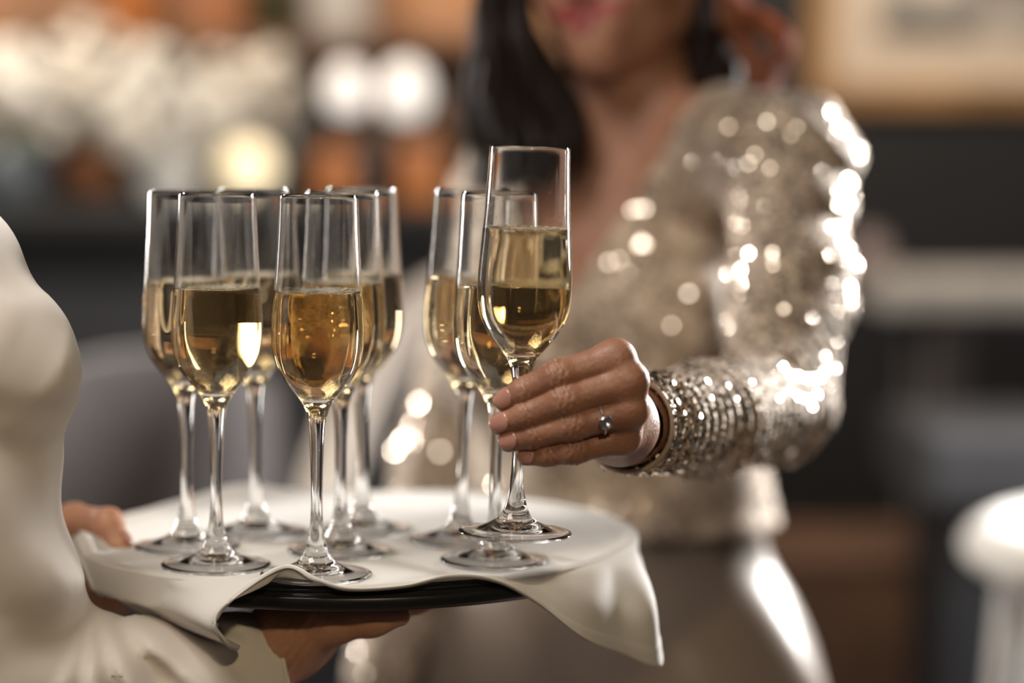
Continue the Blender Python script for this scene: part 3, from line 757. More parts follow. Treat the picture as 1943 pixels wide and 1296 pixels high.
def sequins(name, me, n, r, tilt, seed, parent, keep=None, mat=None):
    g = np.random.default_rng(seed)
    nv = len(me.vertices); co = np.empty(nv * 3, np.float32); me.vertices.foreach_get('co', co); co = co.reshape(-1, 3)
    no_ = np.empty(nv * 3, np.float32); me.vertex_normals.foreach_get('vector', no_); no_ = no_.reshape(-1, 3)
    idx = np.arange(nv) if keep is None else np.nonzero(keep(co, no_))[0]
    k = g.choice(idx, min(n, len(idx)), replace=False); c, nn = co[k], no_[k]
    nn = nn + g.normal(0, tilt, nn.shape); nn /= np.linalg.norm(nn, axis=1)[:, None]
    ref = np.tile(np.array([[0.31, 0.52, 0.79]]), (len(k), 1)); a = np.cross(nn, ref); a /= np.linalg.norm(a, axis=1)[:, None]; b_ = np.cross(nn, a)
    rr = r * g.uniform(0.75, 1.15, (len(k), 1)); c = c + no_[k] * (r * 0.35)
    S = 6; V = np.stack([c + rr * (math.cos(2 * math.pi * i / S) * a + math.sin(2 * math.pi * i / S) * b_) for i in range(S)], 1).reshape(-1, 3)
    o = wpart(name, mesh_np(name, V, np.arange(len(k) * S).reshape(-1, S), False), mat or M['sequin'], parent)
    o['kind'] = 'stuff'; return o
front = lambda co, n_: n_[:, 1] < 0.35
sequins('sequins', top_me, 3000, 0.0022, 0.16, 3, top, front)
sequins('sequins', sl_me, 6500, 0.0018, 0.17, 4, slv, lambda co, n_: n_[:, 1] < 0.6)
sequins('cuff_sequins', sl_me, 1500, 0.0016, 0.45, 5, slv, lambda co, n_: np.linalg.norm(co - WRL, axis=1) < 0.075)

# --- skirt
def loft(name, rings, seg=72, ruffle=0.0):
    V, F = [], []
    for q, (c, ru, rv) in enumerate(rings):
        for i in range(seg):
            a = 2 * math.pi * i / seg; k = 1 + ruffle * q / len(rings) * math.sin(9 * a + 0.4 * q)
            V.append(c + LFT * ru * k * math.cos(a) + FWD * rv * k * math.sin(a))
    for q in range(len(rings) - 1):
        for i in range(seg):
            j = (i + 1) % seg; F.append((q * seg + i, (q + 1) * seg + i, (q + 1) * seg + j, q * seg + j))
    return mesh_np(name, V, F)
zz = [(1.035, 0.128, 0.098), (1.02, 0.131, 0.101), (0.99, 0.137, 0.106), (0.95, 0.160, 0.118), (0.90, 0.184, 0.128), (0.85, 0.198, 0.134), (0.78, 0.204, 0.138), (0.6, 0.215, 0.15), (0.3, 0.235, 0.18), (0.0, 0.27, 0.21)]
zz = catmull(np.array(zz), 4)
sk = wpart('skirt', loft('skirt', [(W(0, -0.004, z), ru + 0.004, rv + 0.004) for z, ru, rv in zz], 96, 0.03), M['satin']); sk['label'] = 'long taupe satin skirt'
wpart('waistband', loft('waistband', [(W(0, -0.004, 1.034 - 0.003 * i), 0.131 + 0.003 * math.sin(math.pi * i / 6) + 0.001 * i, 0.101 + 0.003 * math.sin(math.pi * i / 6) + 0.001 * i) for i in range(7)]), M['piping'])

# --- the ring on her finger
rp0, rp1 = FING[2][0][0], FING[2][0][1]
rc = rp0 + (rp1 - rp0) * 0.50; ra = (rp1 - rp0) / np.linalg.norm(rp1 - rp0)
rn = np.array([0.10, -0.98, -0.14]); rn = rn - ra * rn.dot(ra); rn /= np.linalg.norm(rn); rs = np.cross(ra, rn)
RR = 0.0101
rt = empty('diamond_ring', rc); tag(rt, 'solitaire diamond ring on the finger of the hand holding the flute', 'ring')
loc = lambda me: me
bd = tube('band', [(rn * math.cos(a) + rs * math.sin(a)) * RR for a in np.linspace(0, 2 * math.pi, 48, endpoint=False)], 0.0008, M['silver'], rt, 8, closed=True)
pave = [(bv * 0.00062 + (rn * math.cos(a) + rs * math.sin(a)) * (RR + 0.0006), bf) for a in np.linspace(0.45, 2.6, 22)]
v_p, f_p = join_arrays(pave); pv = link('pave_stones', mesh_np('pave_stones', v_p, f_p, False), M['silver'], rt); pv['kind'] = 'stuff'
gem = lathe('diamond', [(0, -0.0026), (0.0040, 0.0002), (0.0041, 0.0005), (0.0033, 0.0014), (0.0022, 0.0018), (0, 0.0018)], 16, False)
go = link('diamond', gem, M['diamond'], rt); go.location = rn * (RR + 0.0034)
go.rotation_mode = 'QUATERNION'; go.rotation_quaternion = Vector((0, 0, 1)).rotation_difference(Vector(rn))
for i in range(4):
    a = math.pi / 4 + i * math.pi / 2; e = ra * math.cos(a) + rs * math.sin(a)
    tube('prong', [rn * RR + e * 0.0015, rn * (RR + 0.0025) + e * 0.0038, rn * (RR + 0.0042) + e * 0.0043, rn * (RR + 0.0047) + e * 0.0037], 0.00048, M['silver'], rt, 6)

# ------------------------------------------------------------------ the server carrying the tray
SB = np.array(at(-330, 1200, 1.60)); SB[2] = 0
server = empty('person', (SB[0], SB[1], 0)); tag(server, 'server in a white long-sleeved shirt carrying the tray', 'person')
def spart(name, me, mat, parent=None):
    o = link(name, me, mat, parent or server)
    if parent is None: o.location = (-SB[0], -SB[1], 0)
    return o
# near hand lying flat under the tray
zb = TZ - 0.0155
def U(px, d, dz): return np.array([X_of(px, d, zb), d, zb - dz])
vol = Vol((-0.30, 1.43, 0.985), (0.03, 1.60, 1.10), 0.0015)
wr0, wr1 = P(440, 1285, 1.478), P(548, 1208, 1.482)
pl = [vol.cone(wr1, U(668, 1.480, 0.0120), 0.0195, 0.0115), vol.cone(wr1, U(672, 1.505, 0.0125), 0.0195, 0.0115), vol.cone(wr1, U(668, 1.530, 0.0125), 0.019, 0.0115), vol.cone(wr1, U(655, 1.552, 0.0120), 0.018, 0.0110)]
pl = sunion(pl, 0.014)
fs = [(U(668, 1.480, 0.0110), U(748, 1.486, 0.0086), U(790, 1.490, 0.0070), U(822, 1.492, 0.0058), (0.0115, 0.0092, 0.0076, 0.0060)),
      (U(672, 1.505, 0.0115), U(760, 1.516, 0.0090), U(815, 1.522, 0.0072), U(850, 1.525, 0.0060), (0.0115, 0.0094, 0.0078, 0.0062)),
      (U(668, 1.530, 0.0115), U(755, 1.546, 0.0090), U(805, 1.555, 0.0072), U(838, 1.560, 0.0060), (0.0112, 0.0092, 0.0076, 0.0060)),
      (U(655, 1.552, 0.0110), U(725, 1.576, 0.0085), U(762, 1.586, 0.0068), U(790, 1.592, 0.0055), (0.0100, 0.0082, 0.0068, 0.0055))]
fg = None
for q in fs:
    d = None
    for i in range(3):
        c = vol.cone(q[i], q[i + 1], q[4][i], q[4][i + 1]); d = c if d is None else smin(d, c, 0.004)
    fg = d if fg is None else np.minimum(fg, d)
th = sunion([vol.cone(P(560, 1204, 1.468), P(635, 1180, 1.456), 0.0175, 0.0125), vol.cone(P(635, 1180, 1.456), U(705, 1.450, 0.0098), 0.0122, 0.0095), vol.cone(U(705, 1.450, 0.0098), U(758, 1.447, 0.0070), 0.0093, 0.0068)], 0.010)
hd2 = sunion([pl, vol.cone(wr0, wr1, 0.0205, 0.0200)], 0.018); hd2 = smin(hd2, th, 0.014); hd2 = smin(hd2, fg, 0.005)
crs = vol.lin(P(565, 1215, 1.46), uv(0, (0.80, 0, -0.55)))
hd2 = hd2 + 0.0006 * np.cos(crs * 2 * math.pi / 0.0055) * np.exp(-(crs / 0.012) ** 2)
hd2 = np.maximum(hd2, vol.half((0, 0, zb - 0.0003), (0, 0, 1)))
sparts = [nets(hd2, vol)]
# far hand gripping the tray's edge, thumb on the cloth
vol = Vol(np.array(P(20, 1240, 1.62)) - np.array([0.05, 0.125, 0.02]), np.array(P(290, 930, 1.62)) + np.array([0.03, 0.10, 0.03]), 0.0015)
t0, t1, t2, t3 = P(85, 1015, 1.630), P(140, 990, 1.600), P(205, 993, 1.572), P(227, 1036, 1.545)
d_th = sunion([vol.cone(t0, t1, 0.017, 0.0125), vol.cone(t1, t2, 0.0115, 0.0098), vol.cone(t2, t3, 0.0098, 0.0078)], 0.005)
d_pm = sunion([vol.cone(P(70, 1060, 1.650), P(110, 1085, 1.625), 0.026, 0.020), vol.cone(P(95, 1010, 1.640), P(110, 1090, 1.625), 0.018, 0.016)], 0.012)
fgs = None
for k, (ya, db) in enumerate(((1112, 1.590), (1124, 1.612), (1122, 1.635), (1115, 1.655))):
    q = [P(112, ya - 15, db), P(168, ya + 12, db - 0.002), P(210 + 12 * (k == 1), ya + 16, db), P(238 + 12 * (k == 1), ya + 2, db + 0.004)]
    d = sunion([vol.cone(q[0], q[1], 0.0118, 0.0102), vol.cone(q[1], q[2], 0.0102, 0.0090), vol.cone(q[2], q[3], 0.0090, 0.0070)], 0.004)
    fgs = d if fgs is None else np.minimum(fgs, d)
hl_ = smin(smin(d_pm, d_th, 0.010), fgs, 0.006)
hl_ = smin(hl_, vol.cone(P(70, 1060, 1.650), P(0, 1050, 1.668), 0.026, 0.027), 0.015)
sparts.append(nets(hl_, vol))
# arms inside the sleeves
sA, sE = P(-170, 560, 1.46), P(-55, 1262, 1.425)
svol = Vol((-0.62, 1.33, 0.86), (-0.10, 1.86, 1.46), 0.007)
arm = sunion([svol.cone(sA, sE, 0.040, 0.036), svol.cone(sE, P(300, 1330, 1.46), 0.036, 0.031), svol.cone(P(300, 1330, 1.46), wr1, 0.030, 0.021)], 0.02)
far_e = P(-330, 1180, 1.74)
arm = sunion([arm, svol.cone(P(-420, 620, 1.80), far_e, 0.040, 0.035), svol.cone(far_e, P(85, 1056, 1.648), 0.034, 0.024), svol.cone(P(-420, 560, 1.66), P(-420, 1250, 1.64), 0.10, 0.09), svol.cone(sA, P(-420, 600, 1.66), 0.04, 0.07)], 0.03)
arm = np.maximum(arm, svol.half((0, 0, 1.40), (0, 0, 1)))
sparts.append(nets(arm, svol))
SH0 = np.array(P(-430, 560, 1.66)); SH0[2] = 1.40
hb = Vol(SH0 + np.array([-0.13, -0.11, -0.06]), SH0 + np.array([0.16, 0.11, 0.34]), 0.004)
E3 = ((1, 0, 0), (0, 1, 0), (0, 0, 1)); Q = lambda x, y, z: SH0 + np.array([x, y, z])
hs = sunion([hb.cone(Q(0, 0, -0.05), Q(0.01, 0, 0.10), 0.062, 0.054), hb.ell(Q(0.01, 0, 0.205), E3, (0.098, 0.076, 0.10)), hb.ell(Q(0.045, 0, 0.15), E3, (0.058, 0.058, 0.085)), hb.ball(Q(0.085, 0, 0.082), 0.018)], 0.03)
hs = smin(hs, hb.cone(Q(0.102, 0, 0.185), Q(0.122, 0, 0.150), 0.008, 0.011), 0.008)
for s_ in (-1, 1):
    hs = smax(hs, -hb.ell(Q(0.104, 0.032 * s_, 0.180), E3, (0.010, 0.014, 0.008)), 0.008); hs = smin(hs, hb.ell(Q(0.0, 0.078 * s_, 0.165), E3, (0.018, 0.007, 0.030)), 0.006)
hs = smax(hs, -hb.ell(Q(0.104, 0, 0.115), E3, (0.010, 0.022, 0.002)), 0.003)
sparts.append(nets(hs, hb))
hc = np.maximum(hb.ell(Q(0.0, 0, 0.215), E3, (0.106, 0.084, 0.106)), -hb.ell(Q(0.085, 0, 0.15), E3, (0.080, 0.09, 0.105)))
hc = np.maximum(hc, hb.half(Q(0, 0, 0.13), (0, 0, -1)))
spart('hair', field_mesh('hair', hc, hb), M['hair'])
Vv, Ff = join_arrays(sparts)
spart('body', mesh_np('body', Vv, Ff), M['skin2'])
nail(spart, t2, t3, 0.0078, 0.0058, 0.0105, M['nail'], np.array([0.75, -0.55, 0.35]))

# shirt
vol = Vol((-0.66, 1.33, 0.84), (-0.11, 1.90, 1.47), 0.0038)
ua = [vol.cone(P(-230, 590, 1.47), P(-138, 545, 1.44), 0.060, 0.054), vol.cone(P(-138, 545, 1.44), P(-112, 615, 1.435), 0.054, 0.053), vol.cone(P(-112, 615, 1.435), P(-34, 690, 1.43), 0.053, 0.0565)]
ua = sunion(ua, 0.015)
ub = sunion([vol.cone(P(-112, 800, 1.432), P(-84, 930, 1.43), 0.060, 0.061), vol.cone(P(-84, 930, 1.43), P(-62, 1130, 1.43), 0.061, 0.0610), vol.cone(P(-62, 1130, 1.43), P(-45, 1270, 1.428), 0.061, 0.058)], 0.02)
fa = sunion([vol.cone(P(-45, 1270, 1.428), P(150, 1330, 1.445), 0.058, 0.0530), vol.cone(P(150, 1330, 1.445), P(330, 1338, 1.462), 0.053, 0.047), vol.cone(P(330, 1332, 1.462), P(460, 1296, 1.474), 0.047, 0.0375)], 0.02)
cuff = vol.cone(P(450, 1296, 1.475), P(545, 1276, 1.484), 0.0370, 0.0355)
sh = sunion([smin(ua, ub, 0.012), fa], 0.012)
# folds: a fan of creases from the crook of the elbow along the forearm, soft ones on the upper arm
cr = np.array(P(150, 1168, 1.40))
ang = np.arctan2(vol.Z - cr[2], vol.X - cr[0]) + 0 * vol.Y; rr = np.sqrt((vol.X - cr[0]) ** 2 + (vol.Z - cr[2]) ** 2) + 0 * vol.Y
fan = np.sin(ang * 15.0 + 14 * np.sqrt(rr)) * np.exp(-((rr - 0.075) / 0.040) ** 2) * np.clip((vol.X - cr[0] + 0.02) / 0.03, 0, 1)
sh = sh - 0.0080 * fan
upper = np.clip((vol.Z - 1.06) / 0.03, 0, 1)
sh = sh + upper * folds(vol, P(60, 700, 1.4), uv(0, (0.45, 0, 0.9)), 0.075, 0.0042, uv(0, (1, 0.2, -0.3)), 0.2)
sh = sh + (1 - upper) * folds(vol, P(60, 1100, 1.4), uv(0, (-0.5, 0, 0.85)), 0.05, 0.0022, uv(0, (1, 0.2, 0.3)), 0.14)
bodyt = sunion([vol.cone(P(-430, 560, 1.66), P(-430, 1300, 1.64), 0.135, 0.125), vol.cone(P(-230, 600, 1.48), P(-420, 560, 1.66), 0.055, 0.08)], 0.05)
far = sunion([vol.cone(P(-430, 560, 1.80), far_e, 0.056, 0.050), vol.cone(far_e, P(20, 1052, 1.665), 0.048, 0.036)], 0.03)
sh = sunion([sh, bodyt, far], 0.03)
sh = smin(sh, vol.cone(P(-40, 660, 1.405), P(12, 712, 1.420), 0.030, 0.0440), 0.010)
sh = smax(sh, -vol.cone(P(138, 792, 1.41), P(40, 800, 1.368), 0.004, 0.005), 0.014); sh = smax(sh, -vol.cone(P(40, 800, 1.368), P(-80, 760, 1.362), 0.005, 0.003), 0.014)
sh = smin(sh, cuff, 0.004)
ca = np.array(P(545, 1276, 1.484)) - np.array(P(450, 1296, 1.475)); ca /= np.linalg.norm(ca)
c_end = np.array(P(528, 1279, 1.482))
lim = vol.half(c_end, ca); sh = np.where(vol.X > -0.25, np.maximum(sh, lim), sh)
sh = np.maximum(sh, -vol.cone(c_end + ca * 0.02, c_end - ca * 0.05, 0.0280, 0.0280))
st = spart('shirt', field_mesh('shirt', sh, vol), M['shirt']); st['label'] = 'white cotton shirt with rolled folds at the elbow'
# the cuff's folded edge
e1 = np.cross(ca, UPZ); e1 /= np.linalg.norm(e1); e2 = np.cross(e1, ca)
def ringtube(c, r, t): return tube_data([c + (e1 * math.cos(a) + e2 * math.sin(a)) * r for a in np.linspace(0, 2 * math.pi, 56, endpoint=False)], t, 8, closed=True)
spart('cuff_edge', (lambda vf: mesh_np('cuff_edge', vf[0], vf[1]))(ringtube(c_end - ca * 0.0008, 0.0346, 0.0016)), M['shirt'])
V_, F_ = tube_data([SH0 + np.array([0.004 + 0.060 * math.cos(a), 0.060 * math.sin(a), 0.012 - 0.016 * math.cos(a)]) for a in np.linspace(0, 2 * math.pi, 40, endpoint=False)], 0.014, 8, closed=True)
spart('collar', mesh_np('collar', V_, F_), M['shirt'])
# trousers
M['black'] = simple('black_cloth', (0.012, 0.012, 0.014), 0.8)
tv = Vol((SB[0] - 0.26, SB[1] - 0.22, -0.01), (SB[0] + 0.22, SB[1] + 0.26, 0.98), 0.012)
tc = np.array([P(-430, 1300, 1.64)[0], 1.64, 0])
tw = tv.cone(tc + np.array([0, 0, 0.92]), tc + np.array([0, 0, 0.84]), 0.128, 0.135)
for s in (-1, 1):
    tw = smin(tw, tv.cone(tc + np.array([0, 0.08 * s, 0.84]), tc + np.array([0.01, 0.09 * s, 0.10]), 0.095, 0.062), 0.03)
    tw = smin(tw, tv.cone(tc + np.array([0, 0.09 * s, 0.05]), tc + np.array([0.14, 0.10 * s, 0.045]), 0.045, 0.04), 0.02)
spart('trousers', field_mesh('trousers', tw, tv), M['black'])

# ------------------------------------------------------------------ the room behind
M['dark'] = simple('charcoal_lacquer', (0.011, 0.012, 0.015), 0.55, vary=0.2, scale=5)
M['white'] = simple('white_lacquer', (0.78, 0.76, 0.73), 0.45, vary=0.05)
M['petal'] = simple('cream_petal', (0.80, 0.76, 0.69), 0.6, vary=0.12, scale=9)
M['leaf'] = simple('grey_green_leaf', (0.07, 0.085, 0.06), 0.5, vary=0.4)
M['slate'] = simple('slate_ceramic', (0.10, 0.115, 0.125), 0.35)
M['terra'] = simple('terracotta', (0.40, 0.17, 0.08), 0.6)
M['amber'] = simple('amber_glass', (0.50, 0.18, 0.05), 0.2, vary=0.25)
M['green'] = simple('green_bottle', (0.045, 0.05, 0.025), 0.15)
M['gold'] = simple('gilt_frame', (0.42, 0.24, 0.11), 0.4, 0.3, vary=0.25)
M['velvet'] = simple('taupe_velvet', (0.20, 0.165, 0.145), 0.8, Sheen_Weight=0.5)
M['mauve'] = simple('mauve_velvet', (0.070, 0.060, 0.063), 0.8, Sheen_Weight=0.5)
M['grey'] = simple('grey_fabric', (0.030, 0.030, 0.034), 0.8)
M['stone'] = simple('pale_stone', (0.55, 0.54, 0.53), 0.5)
M['wood'] = simple('brown_wood', (0.14, 0.075, 0.045), 0.5, vary=0.35, scale=6)
def emis(name, c, s):
    m, nt, b = newmat(name); setp(b, Base_Color=rgb(*c), Emission_Color=rgb(*c), Emission_Strength=s, Roughness=0.4)
    noise_color(nt, b, 8, rgb(*[x * .94 for x in c]), rgb(*c)); return m
M['lit'] = emis('lit_opal_glass', (1.0, 0.94, 0.88), 0.8)
M['litwarm'] = emis('lit_warm_glass', (1.0, 0.84, 0.55), 0.8)

bar = empty('bar_counter', (-1.0, 4.55, 0)); tag(bar, 'long charcoal bar counter along the back wall at left', 'counter')
zc = at(400, 392, 4.30).z
def bpart(name, c, s, mat, parent, bevel=0.006):
    o = box(name, Vector(c) - parent.location, s, mat, parent, bevel); return o
bpart('counter_body', (-1.0, 4.62, (zc - 0.05) / 2), (2.2, 0.55, zc - 0.05), M['dark'], bar)
bpart('worktop', (-1.0, 4.59, zc - 0.025), (2.26, 0.66, 0.05), M['dark'], bar, 0.012)
for i in range(4): bpart('front_panel', (-1.83 + 0.55 * i, 4.335, (zc - 0.05) / 2), (0.50, 0.02, zc - 0.25), M['grey'], bar, 0.006)

def blossom_mesh():
    bm = bmesh.new()
    for k in range(3):
        n = 5 + k
        for i in range(n):
            a = 2 * math.pi * i / n + k; t = 0.25 + 0.35 * k
            m_ = Matrix.Rotation(a, 4, 'Z') @ Matrix.Rotation(t, 4, 'Y') @ Matrix.Translation((0, 0, 0.6)) @ Matrix.Diagonal((0.16, 0.42, 0.45, 1))
            bmesh.ops.create_icosphere(bm, subdivisions=1, radius=1, matrix=m_)
    return bm_mesh('blossom', bm)
blm = blossom_mesh(); blm.materials.append(M['petal'])
def leaf_mesh():
    V = [(0, 0, 0), (0.35, 0.3, 0.1), (0.7, 0.22, 0.05), (1, 0, -0.1), (0.7, -0.22, 0.05), (0.35, -0.3, 0.1), (0.35, 0, -0.02), (0.7, 0, -0.05)]
    V2 = [(x, y, z - 0.02) for x, y, z in V]; F = [(0, 6, 1), (1, 6, 7, 2), (2, 7, 3), (0, 5, 6), (5, 4, 7, 6), (4, 3, 7)]
    return mesh_np('leaf', V + V2, F + [tuple(i + 8 for i in f[::-1]) for f in F])
lfm = leaf_mesh(); lfm.materials.append(M['leaf'])
vase_p = lambda r, h: [(0, 0), (r * 0.62, 0), (r * 0.7, 0.004), (r * 0.98, h * 0.35), (r, h * 0.5), (r * 0.72, h * 0.82), (r * 0.6, h * 0.93), (r * 0.68, h), (r * 0.6, h), (r * 0.52, h * 0.92), (0, h * 0.9)]
def bouquet(px, d, hpy, rad, vr, vh, vmat, label, n=42, seed=0):
    r = random.Random(seed); base = at(px, 392, d); base.z = zc
    t = empty('bouquet', base); tag(t, label, 'flowers', 'bouquets on the bar')
    link('vase', lathe('vase', vase_p(vr, vh), 32), vmat, t)
    cz = at(px, hpy, d).z - zc
    for i in range(n):
        v = Vector((r.gauss(0, 1), r.gauss(0, 1), r.gauss(0.15, 0.9))).normalized(); s = r.uniform(0.028, 0.042)
        o = link('blossom', blm, None, t); o.location = Vector((0, 0, cz)) + Vector((v.x * rad, v.y * rad * 0.8, v.z * rad * 0.9)) * r.uniform(0.6, 1.0)
        o.scale = (s, s, s); o.rotation_euler = v.to_track_quat('Z', 'Y').to_euler()
    for i in range(12):
        v = Vector((r.gauss(0, 1), r.gauss(0, 1), r.gauss(-0.1, 0.7))).normalized(); o = link('leaf', lfm, None, t)
        o.location = Vector((0, 0, cz)) + v * rad * 0.85; s = r.uniform(0.05, 0.08); o.scale = (s, s, s); o.rotation_euler = v.to_track_quat('X', 'Z').to_euler()
    for i in range(5):
        a = i * 1.256; tube('stem', [(0, 0, vh * 0.8), (0.3 * rad * math.cos(a), 0.3 * rad * math.sin(a), cz - rad * 0.3)], 0.004, M['leaf'], t, 6)
bouquet(15, 4.40, 200, 0.105, 0.070, 0.13, M['slate'], 'cream flower bouquet in a slate vase at the far left of the bar', seed=1)
bouquet(170, 4.72, 165, 0.115, 0.055, 0.10, M['terra'], 'tallest cream flower bouquet in a terracotta vase on the bar', 52, seed=2)
bouquet(322, 4.42, 215, 0.120, 0.060, 0.12, M['white'], 'cream flower bouquet in a white vase in the middle of the bar', 56, seed=3)
bouquet(475, 4.72, 200, 0.105, 0.060, 0.12, M['white'], 'cream flower bouquet behind the warm globe lamp on the bar', seed=4)

def globe(px, py, d, rx, rz, mat, label, foot=True):
    c = at(px, py, d); t = empty('globe_lamp', (c.x, c.y, zc)); tag(t, label, 'lamp', 'lamps on the bar')
    H_ = c.z - zc
    link('globe', lathe('globe', [(rx * math.sin(a), H_ - rz * math.cos(a)) for a in np.linspace(0, math.pi, 20)], 32), mat, t)
    s = max(0.012, H_ - rz)
    link('lamp_base', lathe('lamp_base', [(0, 0), (0.04, 0), (0.04, 0.006), (0.012, 0.012), (0.010, s), (0.022, s + 0.004), (0.02, s + 0.014), (0, s + 0.014)], 24), M['dark'], t)
globe(470, 322, 4.38, 0.052, 0.052, M['litwarm'], 'small round lamp glowing warm yellow on the bar')
globe(658, 172, 4.50, 0.036, 0.050, M['lit'], 'smaller of the two white lamps, nearer the flowers')
globe(770, 174, 4.50, 0.044, 0.056, M['lit'], 'larger and brighter of the two white oval lamps')
def jar(px, d, r, h, mat, label, zb_=None, name='amber_jar', cat='jar', neck=False):
    b_ = at(px, 392, d); t = empty(name, (b_.x, b_.y, zb_ or zc)); tag(t, label, cat, 'jars and bottles')
    if neck: pr = [(0, 0), (r, 0), (r, h * 0.55), (r * 0.9, h * 0.64), (r * 0.36, h * 0.76), (r * 0.32, h * 0.95), (0, h * 0.95)]
    else: pr = [(0, 0), (r * 0.8, 0), (r, h * 0.12), (r, h * 0.75), (r * 0.7, h * 0.9), (r * 0.7, h * 0.95), (0, h * 0.95)]
    link('jar_body' if not neck else 'bottle_body', lathe('b', smooth_prof([(a * 1000, c * 1000) for a, c in pr], 3)[:-1] + [(0, h * 0.95)], 28), mat, t)
    rr_ = r * (0.36 if neck else 0.74)
    link('lid', lathe('lid', [(0, h * 0.94), (rr_, h * 0.94), (rr_ * 1.02, h), (0, h * 1.01)], 24), M['dark'], t)
jar(645, 4.38, 0.042, 0.115, M['amber'], 'amber jar standing under the smaller white lamp')
jar(795, 4.38, 0.048, 0.120, M['amber'], 'amber jar standing under the larger white lamp')
jar(716, 4.36, 0.030, 0.17, M['dark'], 'dark bottle between the two white lamps', neck=True, name='bottle', cat='bottle')
jar(585, 4.46, 0.032, 0.26, M['dark'], 'tall dark bottle between the flowers and the white lamps', neck=True, name='bottle', cat='bottle')
shelf = empty('wall_shelf', (at(480, 60, 5.2).x, 5.20, at(480, 72, 5.2).z)); tag(shelf, 'dark wooden wall shelf above the flowers', 'shelf')
box('shelf_board', (0, 0, -0.015), (1.35, 0.22, 0.03), M['wood'], shelf)
for s in (-0.5, 0.5): box('bracket', (s, 0.06, -0.07), (0.03, 0.10, 0.08), M['dark'], shelf)
zs = shelf.location.z
jar(420, 5.20, 0.060, 0.22, M['terra'], 'orange jar on the wall shelf', zs)
jar(530, 5.20, 0.045, 0.34, M['green'], 'dark green bottle on the wall shelf', zs, 'bottle', 'bottle', True)
jar(650, 5.20, 0.070, 0.20, M['stone'], 'pale stone jar on the wall shelf', zs)
jar(250, 5.20, 0.050, 0.30, M['amber'], 'amber bottle on the wall shelf', zs, 'bottle', 'bottle', True)

# framed picture on the back wall
fp = at(1532, 205, 5.385); fr = empty('framed_picture', (fp.x + 0.5, 5.385, fp.z)); tag(fr, 'framed grey picture with a cream mat in a gilt frame', 'picture')
Wf, Hf, Mo = 1.0, 0.8, 0.055
for nm, c, s in (('frame_bar', (0, 0, Mo / 2), (Wf, 0.04, Mo)), ('frame_bar', (0, 0, Hf - Mo / 2), (Wf, 0.04, Mo)), ('frame_bar', (-Wf / 2 + Mo / 2, 0, Hf / 2), (Mo, 0.04, Hf - 2 * Mo)), ('frame_bar', (Wf / 2 - Mo / 2, 0, Hf / 2), (Mo, 0.04, Hf - 2 * Mo))):
    box(nm, c, s, M['gold'], fr, 0.008)
m, nt, b = newmat('mat_board'); setp(b, Roughness=0.8); noise_color(nt, b, 30, rgb(0.62, 0.52, 0.42), rgb(0.66, 0.56, 0.46)); M['mat'] = m
m, nt, b = newmat('grey_print'); setp(b, Roughness=0.7); noise_color(nt, b, 4.5, rgb(0.05, 0.05, 0.06), rgb(0.58, 0.53, 0.47), 0.42, 0.58, 2); M['print'] = m
box('mat_board', (0, 0.005, Hf / 2), (Wf - 2 * Mo + 0.01, 0.012, Hf - 2 * Mo + 0.01), M['mat'], fr, 0)
box('print', (0.0, -0.003, Hf / 2 + 0.02), (Wf - 2 * Mo - 0.20, 0.006, Hf - 2 * Mo - 0.16), M['print'], fr, 0)

# pale console with a vase, bench, wooden box and white chair at right
cz = at(1700, 522, 4.75); co_ = empty('console_table', (cz.x + 0.40, 4.75, 0)); tag(co_, 'console table with a thick pale stone top by the wall', 'table')
box('table_top', (0, 0, cz.z - 0.030), (0.92, 0.40, 0.06), M['stone'], co_, 0.012)
for sx in (-0.32, 0.34):
    for sy in (-0.14, 0.14): box('leg', (sx, sy, (cz.z - 0.07) / 2), (0.06, 0.06, cz.z - 0.07), M['mauve'], co_, 0.006)
vz = at(1652, 540, 4.66); vs = empty('round_vase', (vz.x, 4.66, cz.z)); tag(vs, 'small round pinkish vase at the end of the console table', 'vase')
M['blush'] = simple('blush_ceramic', (0.42, 0.34, 0.33), 0.4)
link('vase_body', lathe('vase_body', vase_p(0.040, 0.085), 32), M['blush'], vs); link('vase_lip', lathe('vase_lip', [(0.0265 + 0.002 * math.cos(a), 0.085 + 0.002 * math.sin(a)) for a in np.linspace(0, 6.283, 8, endpoint=False)], 32, closed=True), M['blush'], vs)
bz = at(1850, 810, 3.7); be = empty('bench', (1.08, 3.75, 0)); tag(be, 'grey upholstered bench behind the white stool', 'bench')
box('seat', (0, 0, bz.z - 0.05), (0.95, 0.42, 0.12), M['grey'], be, 0.03); box('plinth', (0, 0.02, (bz.z - 0.11) / 2), (0.85, 0.34, bz.z - 0.11), M['dark'], be, 0.01)
wz = at(1620, 1050, 4.15); wb_ = empty('wooden_chest', (wz.x, 4.30, 0)); tag(wb_, 'low brown wooden chest on the floor behind the woman', 'chest')
box('chest_body', (0, 0, (wz.z - 0.03) / 2), (0.44, 0.35, wz.z - 0.03), M['wood'], wb_, 0.006); box('chest_lid', (0, 0, wz.z - 0.014), (0.46, 0.37, 0.028), M['wood'], wb_, 0.008)
cc = at(1960, 1040, 2.75); ch = empty('white_stool', (cc.x, 2.75, 0)); tag(ch, 'white round stool on pale legs at the lower right', 'stool')
sv = Vol((-0.24, -0.24, -0.10), (0.24, 0.26, 0.42), 0.012); seat = sv.ell((0, 0, 0), ((1, 0, 0), (0, 1, 0), (0, 0, 1)), (0.062 + 0.13, 0.19, 0.058))
seat = smax(seat, -sv.ell((0, -0.02, 0.055), ((1, 0, 0), (0, 1, 0), (0, 0, 1)), (0.17, 0.16, 0.045)), 0.01)
so = link('seat', field_mesh('seat', seat, sv), M['white'], ch); so.location = (0.11, 0, cc.z)
